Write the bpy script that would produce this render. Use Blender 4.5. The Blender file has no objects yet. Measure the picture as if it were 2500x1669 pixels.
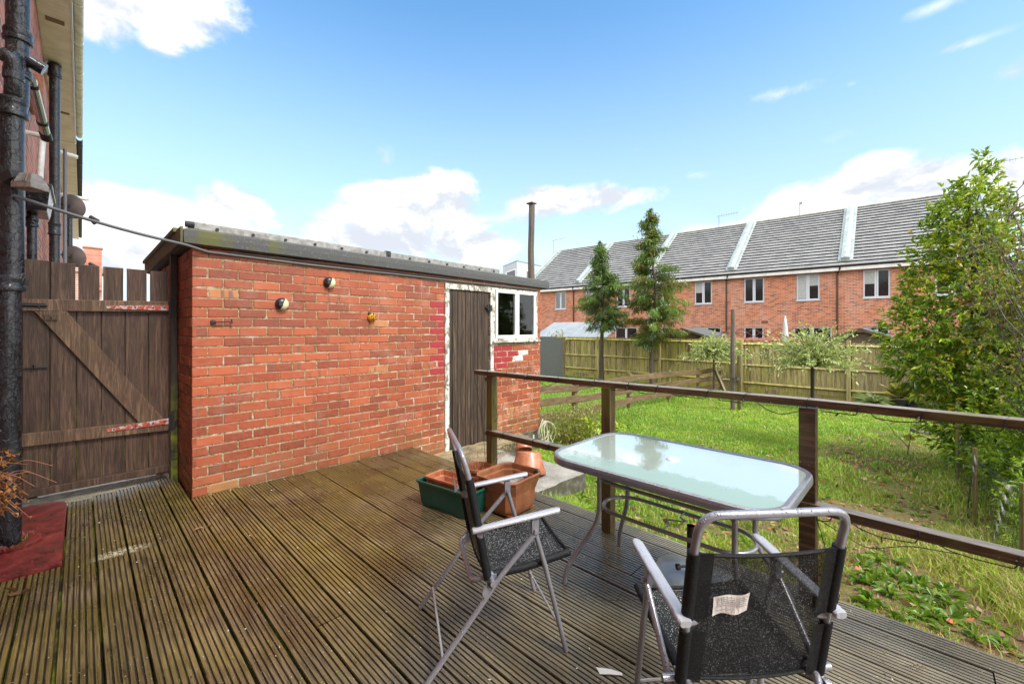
import bpy, math, random
import numpy as np
from mathutils import Vector, Matrix, Quaternion
R = math.radians
random.seed(7); rng = np.random.default_rng(7)
sc = bpy.context.scene
col = sc.collection

# ------------------------------------------------------------ camera
HC = 1.407
cam = bpy.data.cameras.new('camera'); camo = bpy.data.objects.new('camera', cam); col.objects.link(camo)
cam.sensor_width = 36; cam.lens = 14.83; cam.shift_y = -0.013
cam.clip_start = 0.05; cam.clip_end = 3000
camo.location = (0, 0, HC); camo.rotation_euler = (R(90), 0, R(-45.6))
sc.camera = camo

# ------------------------------------------------------------ node helpers
NT = None
def nd(t, inp=None, **props):
    n = NT.nodes.new(t)
    for k, v in props.items(): setattr(n, k, v)
    for k, v in (inp or {}).items():
        s = n.inputs[k]
        if isinstance(v, bpy.types.NodeSocket): NT.links.new(v, s)
        elif isinstance(v, (tuple, list)) and len(v) == 3 and s.type == 'RGBA': s.default_value = (*v, 1)
        else: s.default_value = v
    return n
def mth(op, a, b=0.0, c=None, clamp=False):
    i = {0: a, 1: b}
    if c is not None: i[2] = c
    return nd('ShaderNodeMath', i, operation=op, use_clamp=clamp).outputs[0]
def vm(op, a, b=(0, 0, 0)): return nd('ShaderNodeVectorMath', {0: a, 1: b}, operation=op).outputs[0]
def noise(v, s, d=4, r=.55, dist=0.0): return nd('ShaderNodeTexNoise', {'Vector': v, 'Scale': s, 'Detail': d, 'Roughness': r, 'Distortion': dist}).outputs[0]
def voro(v, s, feature='F1', out=0, rand=1.0): return nd('ShaderNodeTexVoronoi', {'Vector': v, 'Scale': s, 'Randomness': rand}, feature=feature).outputs[out]
def ramp(f, st, interp='LINEAR'):
    n = nd('ShaderNodeValToRGB', {0: f}); cr = n.color_ramp; cr.interpolation = interp
    while len(cr.elements) < len(st): cr.elements.new(.5)
    for e, (p, c) in zip(cr.elements, st):
        e.position = p; e.color = (c, c, c, 1) if isinstance(c, (int, float)) else (*c, 1)
    return n.outputs[0]
def mr(v, a, b, c=0.0, d=1.0, smooth=False): return nd('ShaderNodeMapRange', {0: v, 1: a, 2: b, 3: c, 4: d}, interpolation_type='SMOOTHSTEP' if smooth else 'LINEAR').outputs[0]
def mix(f, a, b, bl='MIX'):
    n = nd('ShaderNodeMix', data_type='RGBA', blend_type=bl)
    for k, v in ((0, f), (6, a), (7, b)):
        s = n.inputs[k]
        if isinstance(v, bpy.types.NodeSocket): NT.links.new(v, s)
        else: s.default_value = (*v, 1) if isinstance(v, (tuple, list)) else v
    return n.outputs[2]
def obj(): return nd('ShaderNodeTexCoord').outputs['Object']
def gen(): return nd('ShaderNodeNewGeometry').outputs['Position']
def sc3(v, s): return vm('MULTIPLY', v, s)
def sep(v): n = nd('ShaderNodeSeparateXYZ', {0: v}); return n.outputs[0], n.outputs[1], n.outputs[2]
def comb(x, y, z=0.0): return nd('ShaderNodeCombineXYZ', {0: x, 1: y, 2: z}).outputs[0]
def attr(): return nd('ShaderNodeAttribute', attribute_name='Col').outputs[0]
def bump(h, s=.5, d=.01, nrm=None):
    i = {'Height': h, 'Strength': s, 'Distance': d}
    if nrm is not None: i['Normal'] = nrm
    return nd('ShaderNodeBump', i).outputs[0]
MATS = {}
def mat(name, fn):
    global NT
    if name in MATS: return MATS[name]
    m = bpy.data.materials.new(name); m.use_nodes = True; NT = m.node_tree; NT.nodes.clear()
    out = nd('ShaderNodeOutputMaterial'); r = fn()
    if isinstance(r, dict):
        b = nd('ShaderNodeBsdfPrincipled', r); r = b.outputs[0]
    NT.links.new(r, out.inputs[0]); MATS[name] = m
    return m

# ------------------------------------------------------------ world and sun
SUN_EL, SUN_AZ = 48, 271     # degrees; azimuth measured from +x towards +y: direction the light comes from
w = bpy.data.worlds.new('World'); sc.world = w; w.use_nodes = True; NT = w.node_tree; NT.nodes.clear()
sky = nd('ShaderNodeTexSky'); sky.sky_type = 'NISHITA'; sky.sun_disc = False
sky.sun_elevation = R(SUN_EL); sky.sun_rotation = R(90 - SUN_AZ); sky.altitude = 50; sky.air_density = 1.0; sky.dust_density = .5; sky.ozone_density = .6
dirv = nd('ShaderNodeTexCoord').outputs['Generated']
dx, dy, dz = sep(vm('NORMALIZE', dirv))
az = mth('ARCTAN2', dy, dx); el = mth('ARCSINE', dz)
def pix(px, py):
    u = (px - 1250) / 1030
    return R(44.4) - math.atan(u), math.atan((802 - py) / 1030 / math.sqrt(1 + u * u))
# big clouds: centre and half-size of each in degrees of sky (azimuth, elevation)
CL = [(330, -40, 300, 130, 1), (390, 95, 70, 50, .8), (230, 20, 120, 110, .9), (330, 540, 420, 105, 1.1), (560, 505, 110, 60, .9), (260, 600, 350, 110, 1),
      (1010, 500, 190, 75, 1.2), (1150, 600, 130, 55, 1), (930, 590, 230, 60, .9), (860, 520, 110, 40, .8), (1080, 455, 110, 50, 1),
      (1380, 490, 165, 42, 1), (1500, 480, 130, 28, .8), (1290, 520, 150, 40, .7), (2060, 470, 120, 60, 1.1), (2130, 430, 120, 60, 1.1), (2250, 470, 200, 85, 1.1), (2440, 470, 160, 100, 1.2), (1960, 500, 120, 55, .9), (1900, 545, 220, 35, .8),
      (1910, 226, 70, 16, .55), (942, 390, 28, 36, .55), (2340, 112, 110, 14, .6), (2480, 175, 60, 30, .7), (1700, 425, 45, 16, .55), (2290, 12, 80, 18, .6), (1740, 560, 160, 22, .7), (2060, 330, 40, 20, .4), (1560, 365, 26, 12, .45), (2080, 205, 16, 9, .45)]
field = None
nz = noise(comb(az, mth('MULTIPLY', el, 1.5)), 6.5, 8, .62, .3)
nz2 = noise(comb(az, mth('MULTIPLY', el, 1.6), .7), 2.6, 5, .55)
wob = mth('MULTIPLY', mth('SUBTRACT', nz, .5), 2.0)
nzu = noise(comb(az, mth('MULTIPLY', mth('ADD', el, .035), 1.5)), 6.5, 5, .6, .3)
field2 = None
for px, py, rx, ry, wgt in CL:
    a, e = pix(px, py); a1, _ = pix(px - rx, py); a2, _ = pix(px + rx, py); _, e1 = pix(px, py - ry); _, e2 = pix(px, py + ry)
    ra = abs(a1 - a2) / 2 * .90; re = abs(e1 - e2) / 2 * .90
    d = mth('SQRT', mth('ADD', mth('POWER', mth('DIVIDE', mth('SUBTRACT', az, a), ra), 2), mth('POWER', mth('DIVIDE', mth('SUBTRACT', el, e), re), 2)))
    v = mth('MULTIPLY', mth('SUBTRACT', 1.35, d), wgt)
    if wgt < .75: field2 = v if field2 is None else mth('MAXIMUM', field2, v)
    else: field = v if field is None else mth('MAXIMUM', field, v)
# scattered unseen cloud added outside the picture to whiten and brighten the fill light
rest = mth('MULTIPLY', mr(noise(sc3(dirv, (1, 1, 1.8)), 2.2, 7, .6), .36, .50, 0, 1.3), mr(mth('ADD', mth('MULTIPLY', dx, .7145), mth('MULTIPLY', dy, .6997)), .25, .5, 1.0, 0.0))
rest = mth('SUBTRACT', rest, mr(mth('ADD', mth('MULTIPLY', dx, .7145), mth('MULTIPLY', dy, .6997)), .25, .5, 0, 1.2))
rest = mth('MAXIMUM', rest, mr(el, .85, 1.1, -1.2, 1.1))
cl = mr(mth('ADD', mth('MAXIMUM', field, rest), wob), .12, .72, 0, 1, True)
cl2 = mth('MULTIPLY', mr(mth('ADD', field2, mth('MULTIPLY', wob, 1.3)), .0, 1.3, 0, 1, True), .75)
cl = mth('MAXIMUM', cl, cl2)
low = mr(el, 0.0, .30, .6, 0, True)
cl = mth('MAXIMUM', cl, mth('MULTIPLY', low, mr(nz2, .3, .7, .5, 1.0)))
cshade = mth('MULTIPLY', mr(nz2, .35, .7, .80, 1.05), mr(nz, .3, .7, .93, 1.05))
ccs = mth('ADD', mth('MULTIPLY', mth('SUBTRACT', nz, nzu), 3.2), mth('MULTIPLY', mr(nz2, .35, .65), .5))
cc = mix(mr(ccs, -.25, .55, 0, 1, True), (2.65, 2.8, 3.1), (4.4, 4.4, 4.4))
skc = nd('ShaderNodeHueSaturation', {'Hue': .492, 'Saturation': 1.24, 'Value': 1.08, 'Color': sky.outputs[0]}).outputs[0]
skc = mix(mr(el, .0, .72, .84, 0, True), skc, (2.6, 3.25, 4.0))
cc = mix(mth('MULTIPLY', mr(rest, 0, 1), .8), cc, (11.5, 11.5, 11.3))  # unseen cloud boosted well above the visible clouds as fill light
final = mix(cl, skc, cc)
final = mix(1.0, final, comb(1, 1, 1), 'MULTIPLY')
bg = nd('ShaderNodeBackground', {'Color': final, 'Strength': .1})
NT.links.new(bg.outputs[0], nd('ShaderNodeOutputWorld').inputs[0])

sun = bpy.data.lights.new('sun', 'SUN'); suno = bpy.data.objects.new('sun', sun); col.objects.link(suno)
sun.energy = 1.5; sun.angle = R(14); sun.color = (1, .96, .9)
sd = Vector((math.cos(R(SUN_AZ)) * math.cos(R(SUN_EL)), math.sin(R(SUN_AZ)) * math.cos(R(SUN_EL)), math.sin(R(SUN_EL))))
suno.rotation_euler = sd.to_track_quat('Z', 'Y').to_euler()
sc.view_settings.view_transform = 'Standard'; sc.view_settings.look = 'None'
sc.view_settings.exposure = 1.6; sc.view_settings.gamma = 1
sc.render.engine = 'CYCLES'

# ------------------------------------------------------------ mesh helpers
ORG = {}
def thing(name, label, cat, loc=(0, 0, 0), rz=0, group=None):
    o = bpy.data.objects.new(name, None); col.objects.link(o); o.empty_display_size = .1
    o.location = loc; o.rotation_euler = (0, 0, rz); o['label'] = label; o['category'] = cat
    if group: o['group'] = group
    ORG[o.name] = Vector(loc) if rz == 0 else Vector((0, 0, 0))
    return o
def tag(o, label, cat, group=None, kind=None):
    o['label'] = label; o['category'] = cat
    if group: o['group'] = group
    if kind: o['kind'] = kind
    return o
class G:
    def __init__(s): s.v = []; s.f = []; s.c = []; s.col = None; s.m = []; s.mi = 0
    def add(s, vs, fs):
        b = len(s.v); s.v += [tuple(p) for p in vs]
        for f in fs: s.f.append(tuple(b + i for i in f)); s.c.append(s.col or (1, 1, 1)); s.m.append(s.mi)
        return s
    def box(s, x0, x1, y0, y1, z0, z1, M=None, ch=0.0):
        vs = [(x, y, z) for z in (z0, z1) for y in (y0, y1) for x in (x0, x1)]
        fs = [(0, 2, 3, 1), (4, 5, 7, 6), (0, 1, 5, 4), (2, 6, 7, 3), (0, 4, 6, 2), (1, 3, 7, 5)]
        if M is not None: vs = [M @ Vector(v) for v in vs]
        return s.add(vs, fs)
    def beam(s, p, q, w, h, up=(0, 0, 1)):
        p, q = Vector(p), Vector(q); d = (q - p).normalized(); u = Vector(up)
        if abs(d.dot(u)) > .98: u = Vector((1, 0, 0))
        a = d.cross(u).normalized() * w / 2; b = a.cross(d).normalized() * h / 2
        return s.add([p - a - b, p + a - b, p + a + b, p - a + b, q - a - b, q + a - b, q + a + b, q - a + b],
                     [(0, 3, 2, 1), (4, 5, 6, 7), (0, 1, 5, 4), (1, 2, 6, 5), (2, 3, 7, 6), (3, 0, 4, 7)])
    def tube(s, pts, r, n=8, closed=False, cap=True):
        pts = [Vector(p) for p in pts]; k = len(pts); rs = r if isinstance(r, (list, tuple)) else [r] * k
        b = len(s.v); prev = None; fs = []; vs = []
        for i, p in enumerate(pts):
            if closed: d = pts[(i + 1) % k] - pts[i - 1]
            else: d = pts[min(i + 1, k - 1)] - pts[max(i - 1, 0)]
            d.normalize()
            if prev is None:
                u = Vector((0, 0, 1)) if abs(d.z) < .9 else Vector((1, 0, 0)); a = d.cross(u).normalized()
            else: a = (prev - d * prev.dot(d)).normalized()
            prev = a; c = d.cross(a)
            for j in range(n):
                t = 2 * math.pi * j / n; vs.append(p + (a * math.cos(t) + c * math.sin(t)) * rs[i])
        for i in range(k if closed else k - 1):
            for j in range(n):
                i2 = (i + 1) % k; fs.append((i * n + j, i * n + (j + 1) % n, i2 * n + (j + 1) % n, i2 * n + j))
        if cap and not closed: fs.append(tuple(range(n - 1, -1, -1))); fs.append(tuple((k - 1) * n + j for j in range(n)))
        return s.add(vs, fs)
    def lathe(s, prof, c=(0, 0, 0), n=24, M=None, arc=2 * math.pi):
        vs = []; fs = []; k = len(prof)
        for j in range(n):
            t = 2 * math.pi * j / n
            for r, z in prof:
                v = Vector((r * math.cos(t), r * math.sin(t), z))
                if M is not None: v = M @ v
                vs.append(v + Vector(c))
        for j in range(n):
            for i in range(k - 1):
                j2 = (j + 1) % n; fs.append((j * k + i, j2 * k + i, j2 * k + i + 1, j * k + i + 1))
        return s.add(vs, fs)
    def loft(s, rings, cap0=True, cap1=True):
        n = len(rings[0]); vs = [p for r in rings for p in r]; fs = []
        for i in range(len(rings) - 1):
            for j in range(n): fs.append((i * n + j, i * n + (j + 1) % n, (i + 1) * n + (j + 1) % n, (i + 1) * n + j))
        if cap0: fs.append(tuple(range(n - 1, -1, -1)))
        if cap1: fs.append(tuple((len(rings) - 1) * n + j for j in range(n)))
        return s.add(vs, fs)
    def build(s, name, m, parent=None, smooth=False, bevel=0.0, kind=None, seg=2):
        me = bpy.data.meshes.new(name)
        off = Vector((0, 0, 0)); p = parent
        while p is not None:
            if p.name in ORG: off = ORG[p.name]
            p = p.parent
        vs = [(v[0] - off.x, v[1] - off.y, v[2] - off.z) for v in s.v]
        me.from_pydata(vs, [], s.f)
        for mm in (m if isinstance(m, (list, tuple)) else [m]): me.materials.append(mm)
        if any(s.m): me.polygons.foreach_set('material_index', s.m)
        if any(c != (1, 1, 1) for c in s.c):
            a = me.color_attributes.new('Col', 'FLOAT_COLOR', 'CORNER'); arr = []
            for f, c in zip(s.f, s.c): arr += list((*c, 1.0)) * len(f)
            a.data.foreach_set('color', arr)
        if smooth: me.polygons.foreach_set('use_smooth', [True] * len(me.polygons))
        o = bpy.data.objects.new(name, me); col.objects.link(o)
        if parent: o.parent = parent
        if kind: o['kind'] = kind
        if bevel:
            b = o.modifiers.new('bevel', 'BEVEL'); b.width = bevel; b.segments = seg; b.limit_method = 'ANGLE'; b.angle_limit = R(40)
        if smooth:
            try: me.set_sharp_from_angle(angle=R(50))
            except Exception: pass
        me.update()
        return o
def npmesh(name, V, F, C, m, parent=None, loops=3, smooth=False):
    """V (n,3), F (k,loops), C (k,3) per face colour"""
    me = bpy.data.meshes.new(name)
    if parent is not None:
        p = parent
        while p is not None:
            if p.name in ORG: V = V - np.array(ORG[p.name])
            p = p.parent
    me.vertices.add(len(V)); me.vertices.foreach_set('co', V.astype(np.float32).ravel())
    me.loops.add(F.size); me.loops.foreach_set('vertex_index', F.astype(np.int32).ravel())
    me.polygons.add(len(F)); me.polygons.foreach_set('loop_start', np.arange(0, F.size, loops, dtype=np.int32))
    me.update(calc_edges=True)
    a = me.color_attributes.new('Col', 'FLOAT_COLOR', 'CORNER')
    cc = np.concatenate([np.repeat(C, loops, 0), np.ones((F.size, 1))], 1); a.data.foreach_set('color', cc.astype(np.float32).ravel())
    me.materials.append(m)
    if smooth: me.polygons.foreach_set('use_smooth', [True] * len(F))
    me.validate(); me.update()
    o = bpy.data.objects.new(name, me); col.objects.link(o)
    if parent: o.parent = parent
    return o
def fillet(pts, r, n=6, closed=False):
    """round the corners of a polyline"""
    pts = [Vector(p) for p in pts]; out = []; k = len(pts)
    for i, p in enumerate(pts):
        if not closed and i in (0, k - 1): out.append(p); continue
        a = pts[i - 1]; b = pts[(i + 1) % k]; da = (a - p); db = (b - p)
        rr = min(r, da.length * .49, db.length * .49); A = p + da.normalized() * rr; B = p + db.normalized() * rr
        for j in range(n + 1):
            t = j / n; out.append(A * (1 - t) ** 2 + p * 2 * t * (1 - t) + B * t * t)
    return out
def leaves(C, D, L, Wd, cols, fold=.25, droop=0.0):
    """diamond leaves: C base points, D unit directions, L lengths, Wd widths"""
    n = len(C); up = rng.normal(size=(n, 3)); up[:, 2] += 1.6
    side = np.cross(D, up); side /= np.linalg.norm(side, axis=1, keepdims=True) + 1e-9
    nrm = np.cross(side, D)
    L = L[:, None]; Wd = Wd[:, None]
    tip = C + D * L; tip[:, 2] -= (L[:, 0] * droop)
    mid = C + D * L * .5
    l = mid + side * Wd / 2 + nrm * Wd * fold; r = mid - side * Wd / 2 + nrm * Wd * fold
    V = np.stack([C, l, tip, r], 1).reshape(-1, 3)
    b = np.arange(n)[:, None] * 4
    F = np.concatenate([b + np.array([[0, 2, 1]]), b + np.array([[0, 3, 2]])], 0)
    return V, F, np.concatenate([cols, cols], 0)
def unit(a): return a / (np.linalg.norm(a, axis=1, keepdims=True) + 1e-9)

# ------------------------------------------------------------ materials
def m_brickreal():
    p = obj(); a = attr(); r, g, b = sep(a)
    base = ramp(r, [(0, (.17, .030, .017)), (.3, (.26, .048, .024)), (.6, (.32, .064, .030)), (.85, (.37, .088, .042)), (1, (.42, .18, .09))])
    n1 = noise(sc3(p, (1, 1, 1)), 28, 6, .65); n2 = noise(p, 170, 3, .6)
    c = mix(mr(n1, .35, .75), base, mix(.4, base, (.42, .145, .08)))
    c = mix(mth('MULTIPLY', mr(n1, .62, .72), b), c, (.10, .05, .04))
    vx = noise(sc3(p, (9, 9, 1.5)), 2.2, 2, .5)
    c = mix(mth('MULTIPLY', mr(vx, .55, .62), mth('MULTIPLY', b, .75)), c, (.14, .07, .06))
    c = mix(mth('MULTIPLY', mr(n2, .62, .72), .75), c, (.07, .02, .015))
    c = mix(mth('MULTIPLY', mr(noise(p, 55, 5, .7), .66, .78), .5), c, (.72, .55, .45))
    c = sc3(c, (1.04, 1.0, .74))
    c = mix(mr(noise(p, 1.7, 5, .65), .46, .68, 0, .42), c, (.13, .045, .028))
    ef = mth('MULTIPLY', mr(noise(p, 3.2, 6, .7), .52, .68), mr(sep(p)[0], 1.5, 3.2, .15, .55))
    c = mix(ef, c, (.50, .33, .25))
    c = mix(mth('MULTIPLY', mr(sep(p)[2], .35, .0), mr(noise(p, 6, 4), .4, .6, .1, .5)), c, (.13, .10, .035))
    c = mix(mr(g, .3, .4), c, mix(mr(n1, .4, .7), (.33, .022, .03), (.24, .02, .025)))
    c = mix(mth('MULTIPLY', mr(g, .8, .9), mr(noise(p, 40, 4), .38, .5)), c, (.78, .74, .72))
    h = mth('ADD', mth('MULTIPLY', n1, .6), mth('MULTIPLY', n2, .4))
    return {'Base Color': c, 'Roughness': mr(n1, .3, .7, .38, .75), 'Normal': bump(h, .7, .004)}
def m_mortar():
    p = obj(); n = noise(p, 60, 6, .7); n2 = noise(p, 5, 4, .6); n3 = noise(p, 14, 3)
    c = mix(mr(n, .38, .56), (.12, .075, .03), (.40, .31, .17))
    x, y, z = sep(p)
    wh = mth('MULTIPLY', mr(n2, .46, .58), mr(x, 1.0, 2.8, .6, 1))
    c = mix(mth('MULTIPLY', wh, mr(n3, .45, .6)), c, (.66, .60, .49))
    c = mix(mr(noise(p, 9, 4), .60, .70), c, (.26, .24, .04))
    return {'Base Color': c, 'Roughness': .9, 'Normal': bump(mth('ADD', n, n3), 1, .02)}
def deckfn():
    p = obj(); x, y, z = sep(p); a = attr(); r, g, b = sep(a)
    pv = vm('ADD', p, comb(mth('MULTIPLY', r, 13.0), mth('MULTIPLY', g, 9.0), 0))
    grain = noise(sc3(pv, (130, 5, 60)), 1.0, 5, .65, .4); gr2 = noise(sc3(pv, (30, 2, 30)), 1.0, 4, .6, .6)
    c = ramp(gr2, [(.28, (.035, .023, .012)), (.48, (.115, .076, .038)), (.70, (.24, .165, .088))])
    c = mix(mr(r, 0, 1, 0, .6), c, (.06, .04, .022))
    c = mix(mth('MULTIPLY', mr(grain, .42, .62), .75), c, (.30, .225, .135))
    c = mix(mth('MULTIPLY', mr(grain, .45, .36), .8), c, (.022, .015, .009))
    c = mix(mr(noise(sc3(pv, (20, 3, 9)), 1.0, 5, .7, 2), .60, .68, 0, .75), c, (.018, .012, .008))
    mossn = mth('ADD', noise(p, 1.3, 4, .6), mth('MULTIPLY', noise(sc3(p, (4, 1.2, 1)), 2.2, 3), .35))
    moss = mth('MULTIPLY', mr(mossn, .55, .78), mr(y, .6, 2.8, .35, 1.0))
    c = mix(mth('MULTIPLY', moss, .62), c, mix(grain, (.085, .066, .006), (.33, .255, .026)))
    grey = mth('MULTIPLY', mr(mth('SUBTRACT', x, mth('MULTIPLY', y, .75)), -.9, 1.7, 0, .85, True), mr(noise(sc3(p, (3, .8, 1)), 1.5, 4), .3, .6, .45, 1))
    c = mix(grey, c, mix(grain, (.16, .145, .115), (.50, .47, .41)))
    c = mix(mr(noise(sc3(p, (2.2, .9, 1)), 1.6, 5, .6), .42, .62, .38, 0), c, (.03, .022, .012))
    c = mix(mth('MULTIPLY', b, .95), c, (.012, .008, .004))
    c = mix(mr(noise(p, 75, 2, .5), .72, .735), c, (.62, .58, .48))
    # bird-lime splash and small worn patches
    d = vm('SUBTRACT', p, (.18, 3.63, 0)); dx_, dy_, _ = sep(d)
    sp = mth('ADD', mth('POWER', mth('DIVIDE', dx_, .13), 2), mth('POWER', mth('DIVIDE', mth('ADD', dy_, mth('MULTIPLY', dx_, .0)), .055), 2))
    sp = mth('MULTIPLY', mr(sp, .1, 1.6, 1, 0), mr(noise(sc3(p, (1.3, 1, 1)), 34, 6, .75), .44, .56))
    c = mix(mth('MULTIPLY', sp, .9), c, (.80, .76, .66))
    wet = noise(p, 2.4, 3, .5)
    rough = mth('ADD', mr(wet, .35, .65, .10, .34), mth('MULTIPLY', grain, .14))
    c = mix(mr(wet, .30, .65, .50, .12), c, (.012, .009, .005))
    c = sc3(c, (1.0, .97, .80))
    h = mth('ADD', mth('MULTIPLY', grain, .7), mth('MULTIPLY', noise(p, 90, 3), .3))
    return {'Base Color': c, 'Roughness': rough, 'Specular IOR Level': .85, 'Normal': bump(h, .7, .004)}
def wood(c0, c1, c2, sx=(60, 60, 4), rough=(.45, .7), moss=0.0, mossc=(.12, .13, .01), bmp=.6, z0=0.0, z1=0.0, streak=0.0, paint=0.0):
    def fn():
        p = obj(); a = nd('ShaderNodeObjectInfo').outputs['Random']
        at = attr(); ar, ag, ab = sep(at)
        pv = vm('ADD', p, comb(mth('MULTIPLY', a, 7), mth('MULTIPLY', ar, 11), mth('MULTIPLY', ar, 5)))
        g = noise(sc3(pv, sx), 1.0, 6, .62, 1.0); b = noise(sc3(pv, tuple(q * .15 for q in sx)), 1.0, 4, .6, 1.5)
        fine = noise(sc3(pv, tuple(q * 3 for q in sx)), 1.0, 3, .6)
        c = ramp(g, [(.28, c0), (.5, c1), (.72, c2)])
        c = mix(mr(b, .35, .65, 0, .6), c, c0)
        c = mix(mth('MULTIPLY', mr(fine, .55, .75), .4), c, c2)
        c = mix(mth('MULTIPLY', mr(ar, 0, 1), .35), c, c0)
        if streak: c = mix(mth('MULTIPLY', mr(noise(sc3(pv, (14, 14, .8)), 1, 5, .7), .5, .62), streak), c, tuple(q * .3 for q in c0))
        if moss:
            mo = mth('MULTIPLY', mr(noise(pv, 3, 5, .7), .42, .62), moss)
            if z1 != z0: mo = mth('MULTIPLY', mo, mr(sep(gen())[2], z0, z1, 1, 0))
            c = mix(mo, c, mossc)
        if paint: c = mix(mr(noise(p, 30, 5, .7), paint, paint + .08), (.70, .69, .64), c)
        return {'Base Color': c, 'Roughness': mr(g, .3, .7, *rough), 'Normal': bump(mth('ADD', g, fine), bmp, .004)}
    return fn
def m_rail():
    p = obj(); g = noise(sc3(p, (50, 3, 50)), 1, 6, .6, .8); f = noise(sc3(p, (160, 8, 160)), 1, 3)
    c = ramp(g, [(.3, (.022, .010, .004)), (.5, (.060, .031, .014)), (.72, (.15, .082, .035))])
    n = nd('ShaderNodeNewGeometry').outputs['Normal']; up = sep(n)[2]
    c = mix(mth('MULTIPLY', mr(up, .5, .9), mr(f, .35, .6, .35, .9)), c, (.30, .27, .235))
    c = mix(mth('MULTIPLY', mr(noise(p, 4, 4), .52, .66), .5), c, (.10, .095, .015))
    c = mix(mr(noise(p, 110, 2, .5), .74, .76), c, (.5, .46, .4))
    return {'Base Color': c, 'Roughness': mr(g, .3, .7, .25, .5), 'Normal': bump(mth('ADD', g, f), .6, .003)}
def simple(c, rough=.5, metal=0.0, n=0.0, ns=20, c2=None, bmp=0.0, bs=60, spec=.5, lo=.4, hi=.62, coat=0.0):
    def fn():
        p = obj(); q = noise(p, ns, 5, .62); cc = c
        if c2: cc = mix(mr(q, lo, hi), c, c2)
        d = {'Base Color': cc if isinstance(cc, bpy.types.NodeSocket) else (*cc, 1), 'Roughness': rough, 'Metallic': metal, 'Specular IOR Level': spec, 'Coat Weight': coat}
        if bmp: d['Normal'] = bump(noise(p, bs, 5, .65), bmp, .004)
        return d
    return fn
def m_ironpipe():
    p = obj(); n = noise(p, 9, 5, .6, 1.5); v = noise(sc3(p, (1, 1, .35)), 24, 5, .65, 2.2)
    flake = voro(vm('ADD', p, sc3(nd('ShaderNodeTexNoise', {'Vector': p, 'Scale': 18.0}).outputs[1], (.06, .06, .06))), 22, 'DISTANCE_TO_EDGE')
    fl = mr(flake, .0, .05, 1, 0)
    c = mix(mr(n, .42, .66), (.006, .007, .010), (.022, .026, .036))
    c = mix(mth('MULTIPLY', mr(v, .63, .68), .55), c, (.11, .13, .16))
    c = mix(mth('MULTIPLY', mth('MULTIPLY', fl, mr(noise(p, 5, 3), .55, .68)), .8), c, (.25, .24, .22))
    c = mix(mr(noise(p, 6, 4), .71, .74), c, (.28, .19, .09))
    h = mth('ADD', mth('MULTIPLY', v, .8), mth('MULTIPLY', fl, -.5))
    return {'Base Color': c, 'Roughness': mr(n, .3, .7, .2, .42), 'Coat Weight': .4, 'Coat Roughness': .12, 'Normal': bump(h, .85, .012)}
def beads(scale=260, thr=.24, p=None):
    p = p or obj()
    sizes = voro(p, scale, 'F1', 1); d = voro(p, scale, 'F1', 0)
    keep = mr(sep(sizes)[0], .30, .34)
    return mth('MULTIPLY', mr(d, thr, thr * .55, 0, 1, True), keep)
def m_chairmetal():
    p = obj(); b = beads(95, .34); b2 = beads(210, .32)
    n = sep(nd('ShaderNodeNewGeometry').outputs['Normal'])[2]; upm = mr(n, .1, .5)
    h = mth('MULTIPLY', mth('ADD', b, mth('MULTIPLY', b2, .5)), upm)
    c = mix(noise(p, 30, 3), (.20, .205, .24), (.30, .305, .34))
    return {'Base Color': c, 'Roughness': .30, 'Metallic': .4, 'Specular IOR Level': .6, 'Coat Weight': .5, 'Coat Roughness': .08, 'Normal': bump(h, 1, .004)}
def meshfab(alpha, drops):
    def fn():
        p = obj(); x, y, z = sep(p)
        wv = noise(p, 420, 2, .5); n = noise(p, 6, 4, .6)
        dr = mth('MULTIPLY', voro(vm('ADD', p, sc3(p, (0, .4, 0))), 190, 'F1', 0), 1.0)
        dm = mth('MULTIPLY', mr(dr, .40, .22, 0, 1), mr(noise(p, 120, 3, .6), .45, .60))
        dm = mth('MULTIPLY', dm, mr(n, .3, .6, drops * .45, drops))
        c = mix(dm, (.009, .010, .011), (.75, .76, .76))
        b = nd('ShaderNodeBsdfPrincipled', {'Base Color': c, 'Specular IOR Level': mr(dm, 0, 1, .22, .6), 'Roughness': mr(dm, 0, 1, .6, .25), 'Normal': bump(mth('ADD', dm, mth('MULTIPLY', wv, .4)), .6, .003)}).outputs[0]
        t = nd('ShaderNodeBsdfTransparent').outputs[0]
        f = mth('MAXIMUM', mr(noise(p, 700, 1, .5), .30, .62, alpha - .18, 1), dm)
        return nd('ShaderNodeMixShader', {0: f, 1: t, 2: b}).outputs[0]
    return fn
def m_tableglass():
    p = obj(); x, y, z = sep(p)          # local: x across, y along; near edge is -x
    edge = mth('ADD', mth('ADD', x, mth('MULTIPLY', mth('SUBTRACT', noise(p, 13, 5, .7), .5), .22)), mth('MULTIPLY', y, .02))
    ripple = mth('MULTIPLY', mr(noise(sc3(p, (1, 1, 1)), 34, 4, .6, 1.2), .47, .5), mr(y, .1, .5, 0, 1))
    wet = mr(edge, -.195, -.175)
    wet = mth('MAXIMUM', wet, mth('MULTIPLY', ripple, mr(edge, -.36, -.22, 0, 1)))
    h = noise(p, 18, 3, .5); dro = beads(30, .12)
    c = mix(wet, (.24, .34, .305), (.36, .43, .40))  # pale sky reflection partly put into the base colour of the wet area
    return {'Base Color': c, 'Roughness': mr(wet, 0, 1, .30, .035), 'IOR': mr(wet, 0, 1, 1.5, 2.6), 'Coat Weight': wet, 'Coat IOR': 1.8, 'Coat Roughness': .02,
            'Normal': bump(mth('ADD', mth('MULTIPLY', h, .35), mth('MULTIPLY', dro, .3)), .10, .004)}
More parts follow.
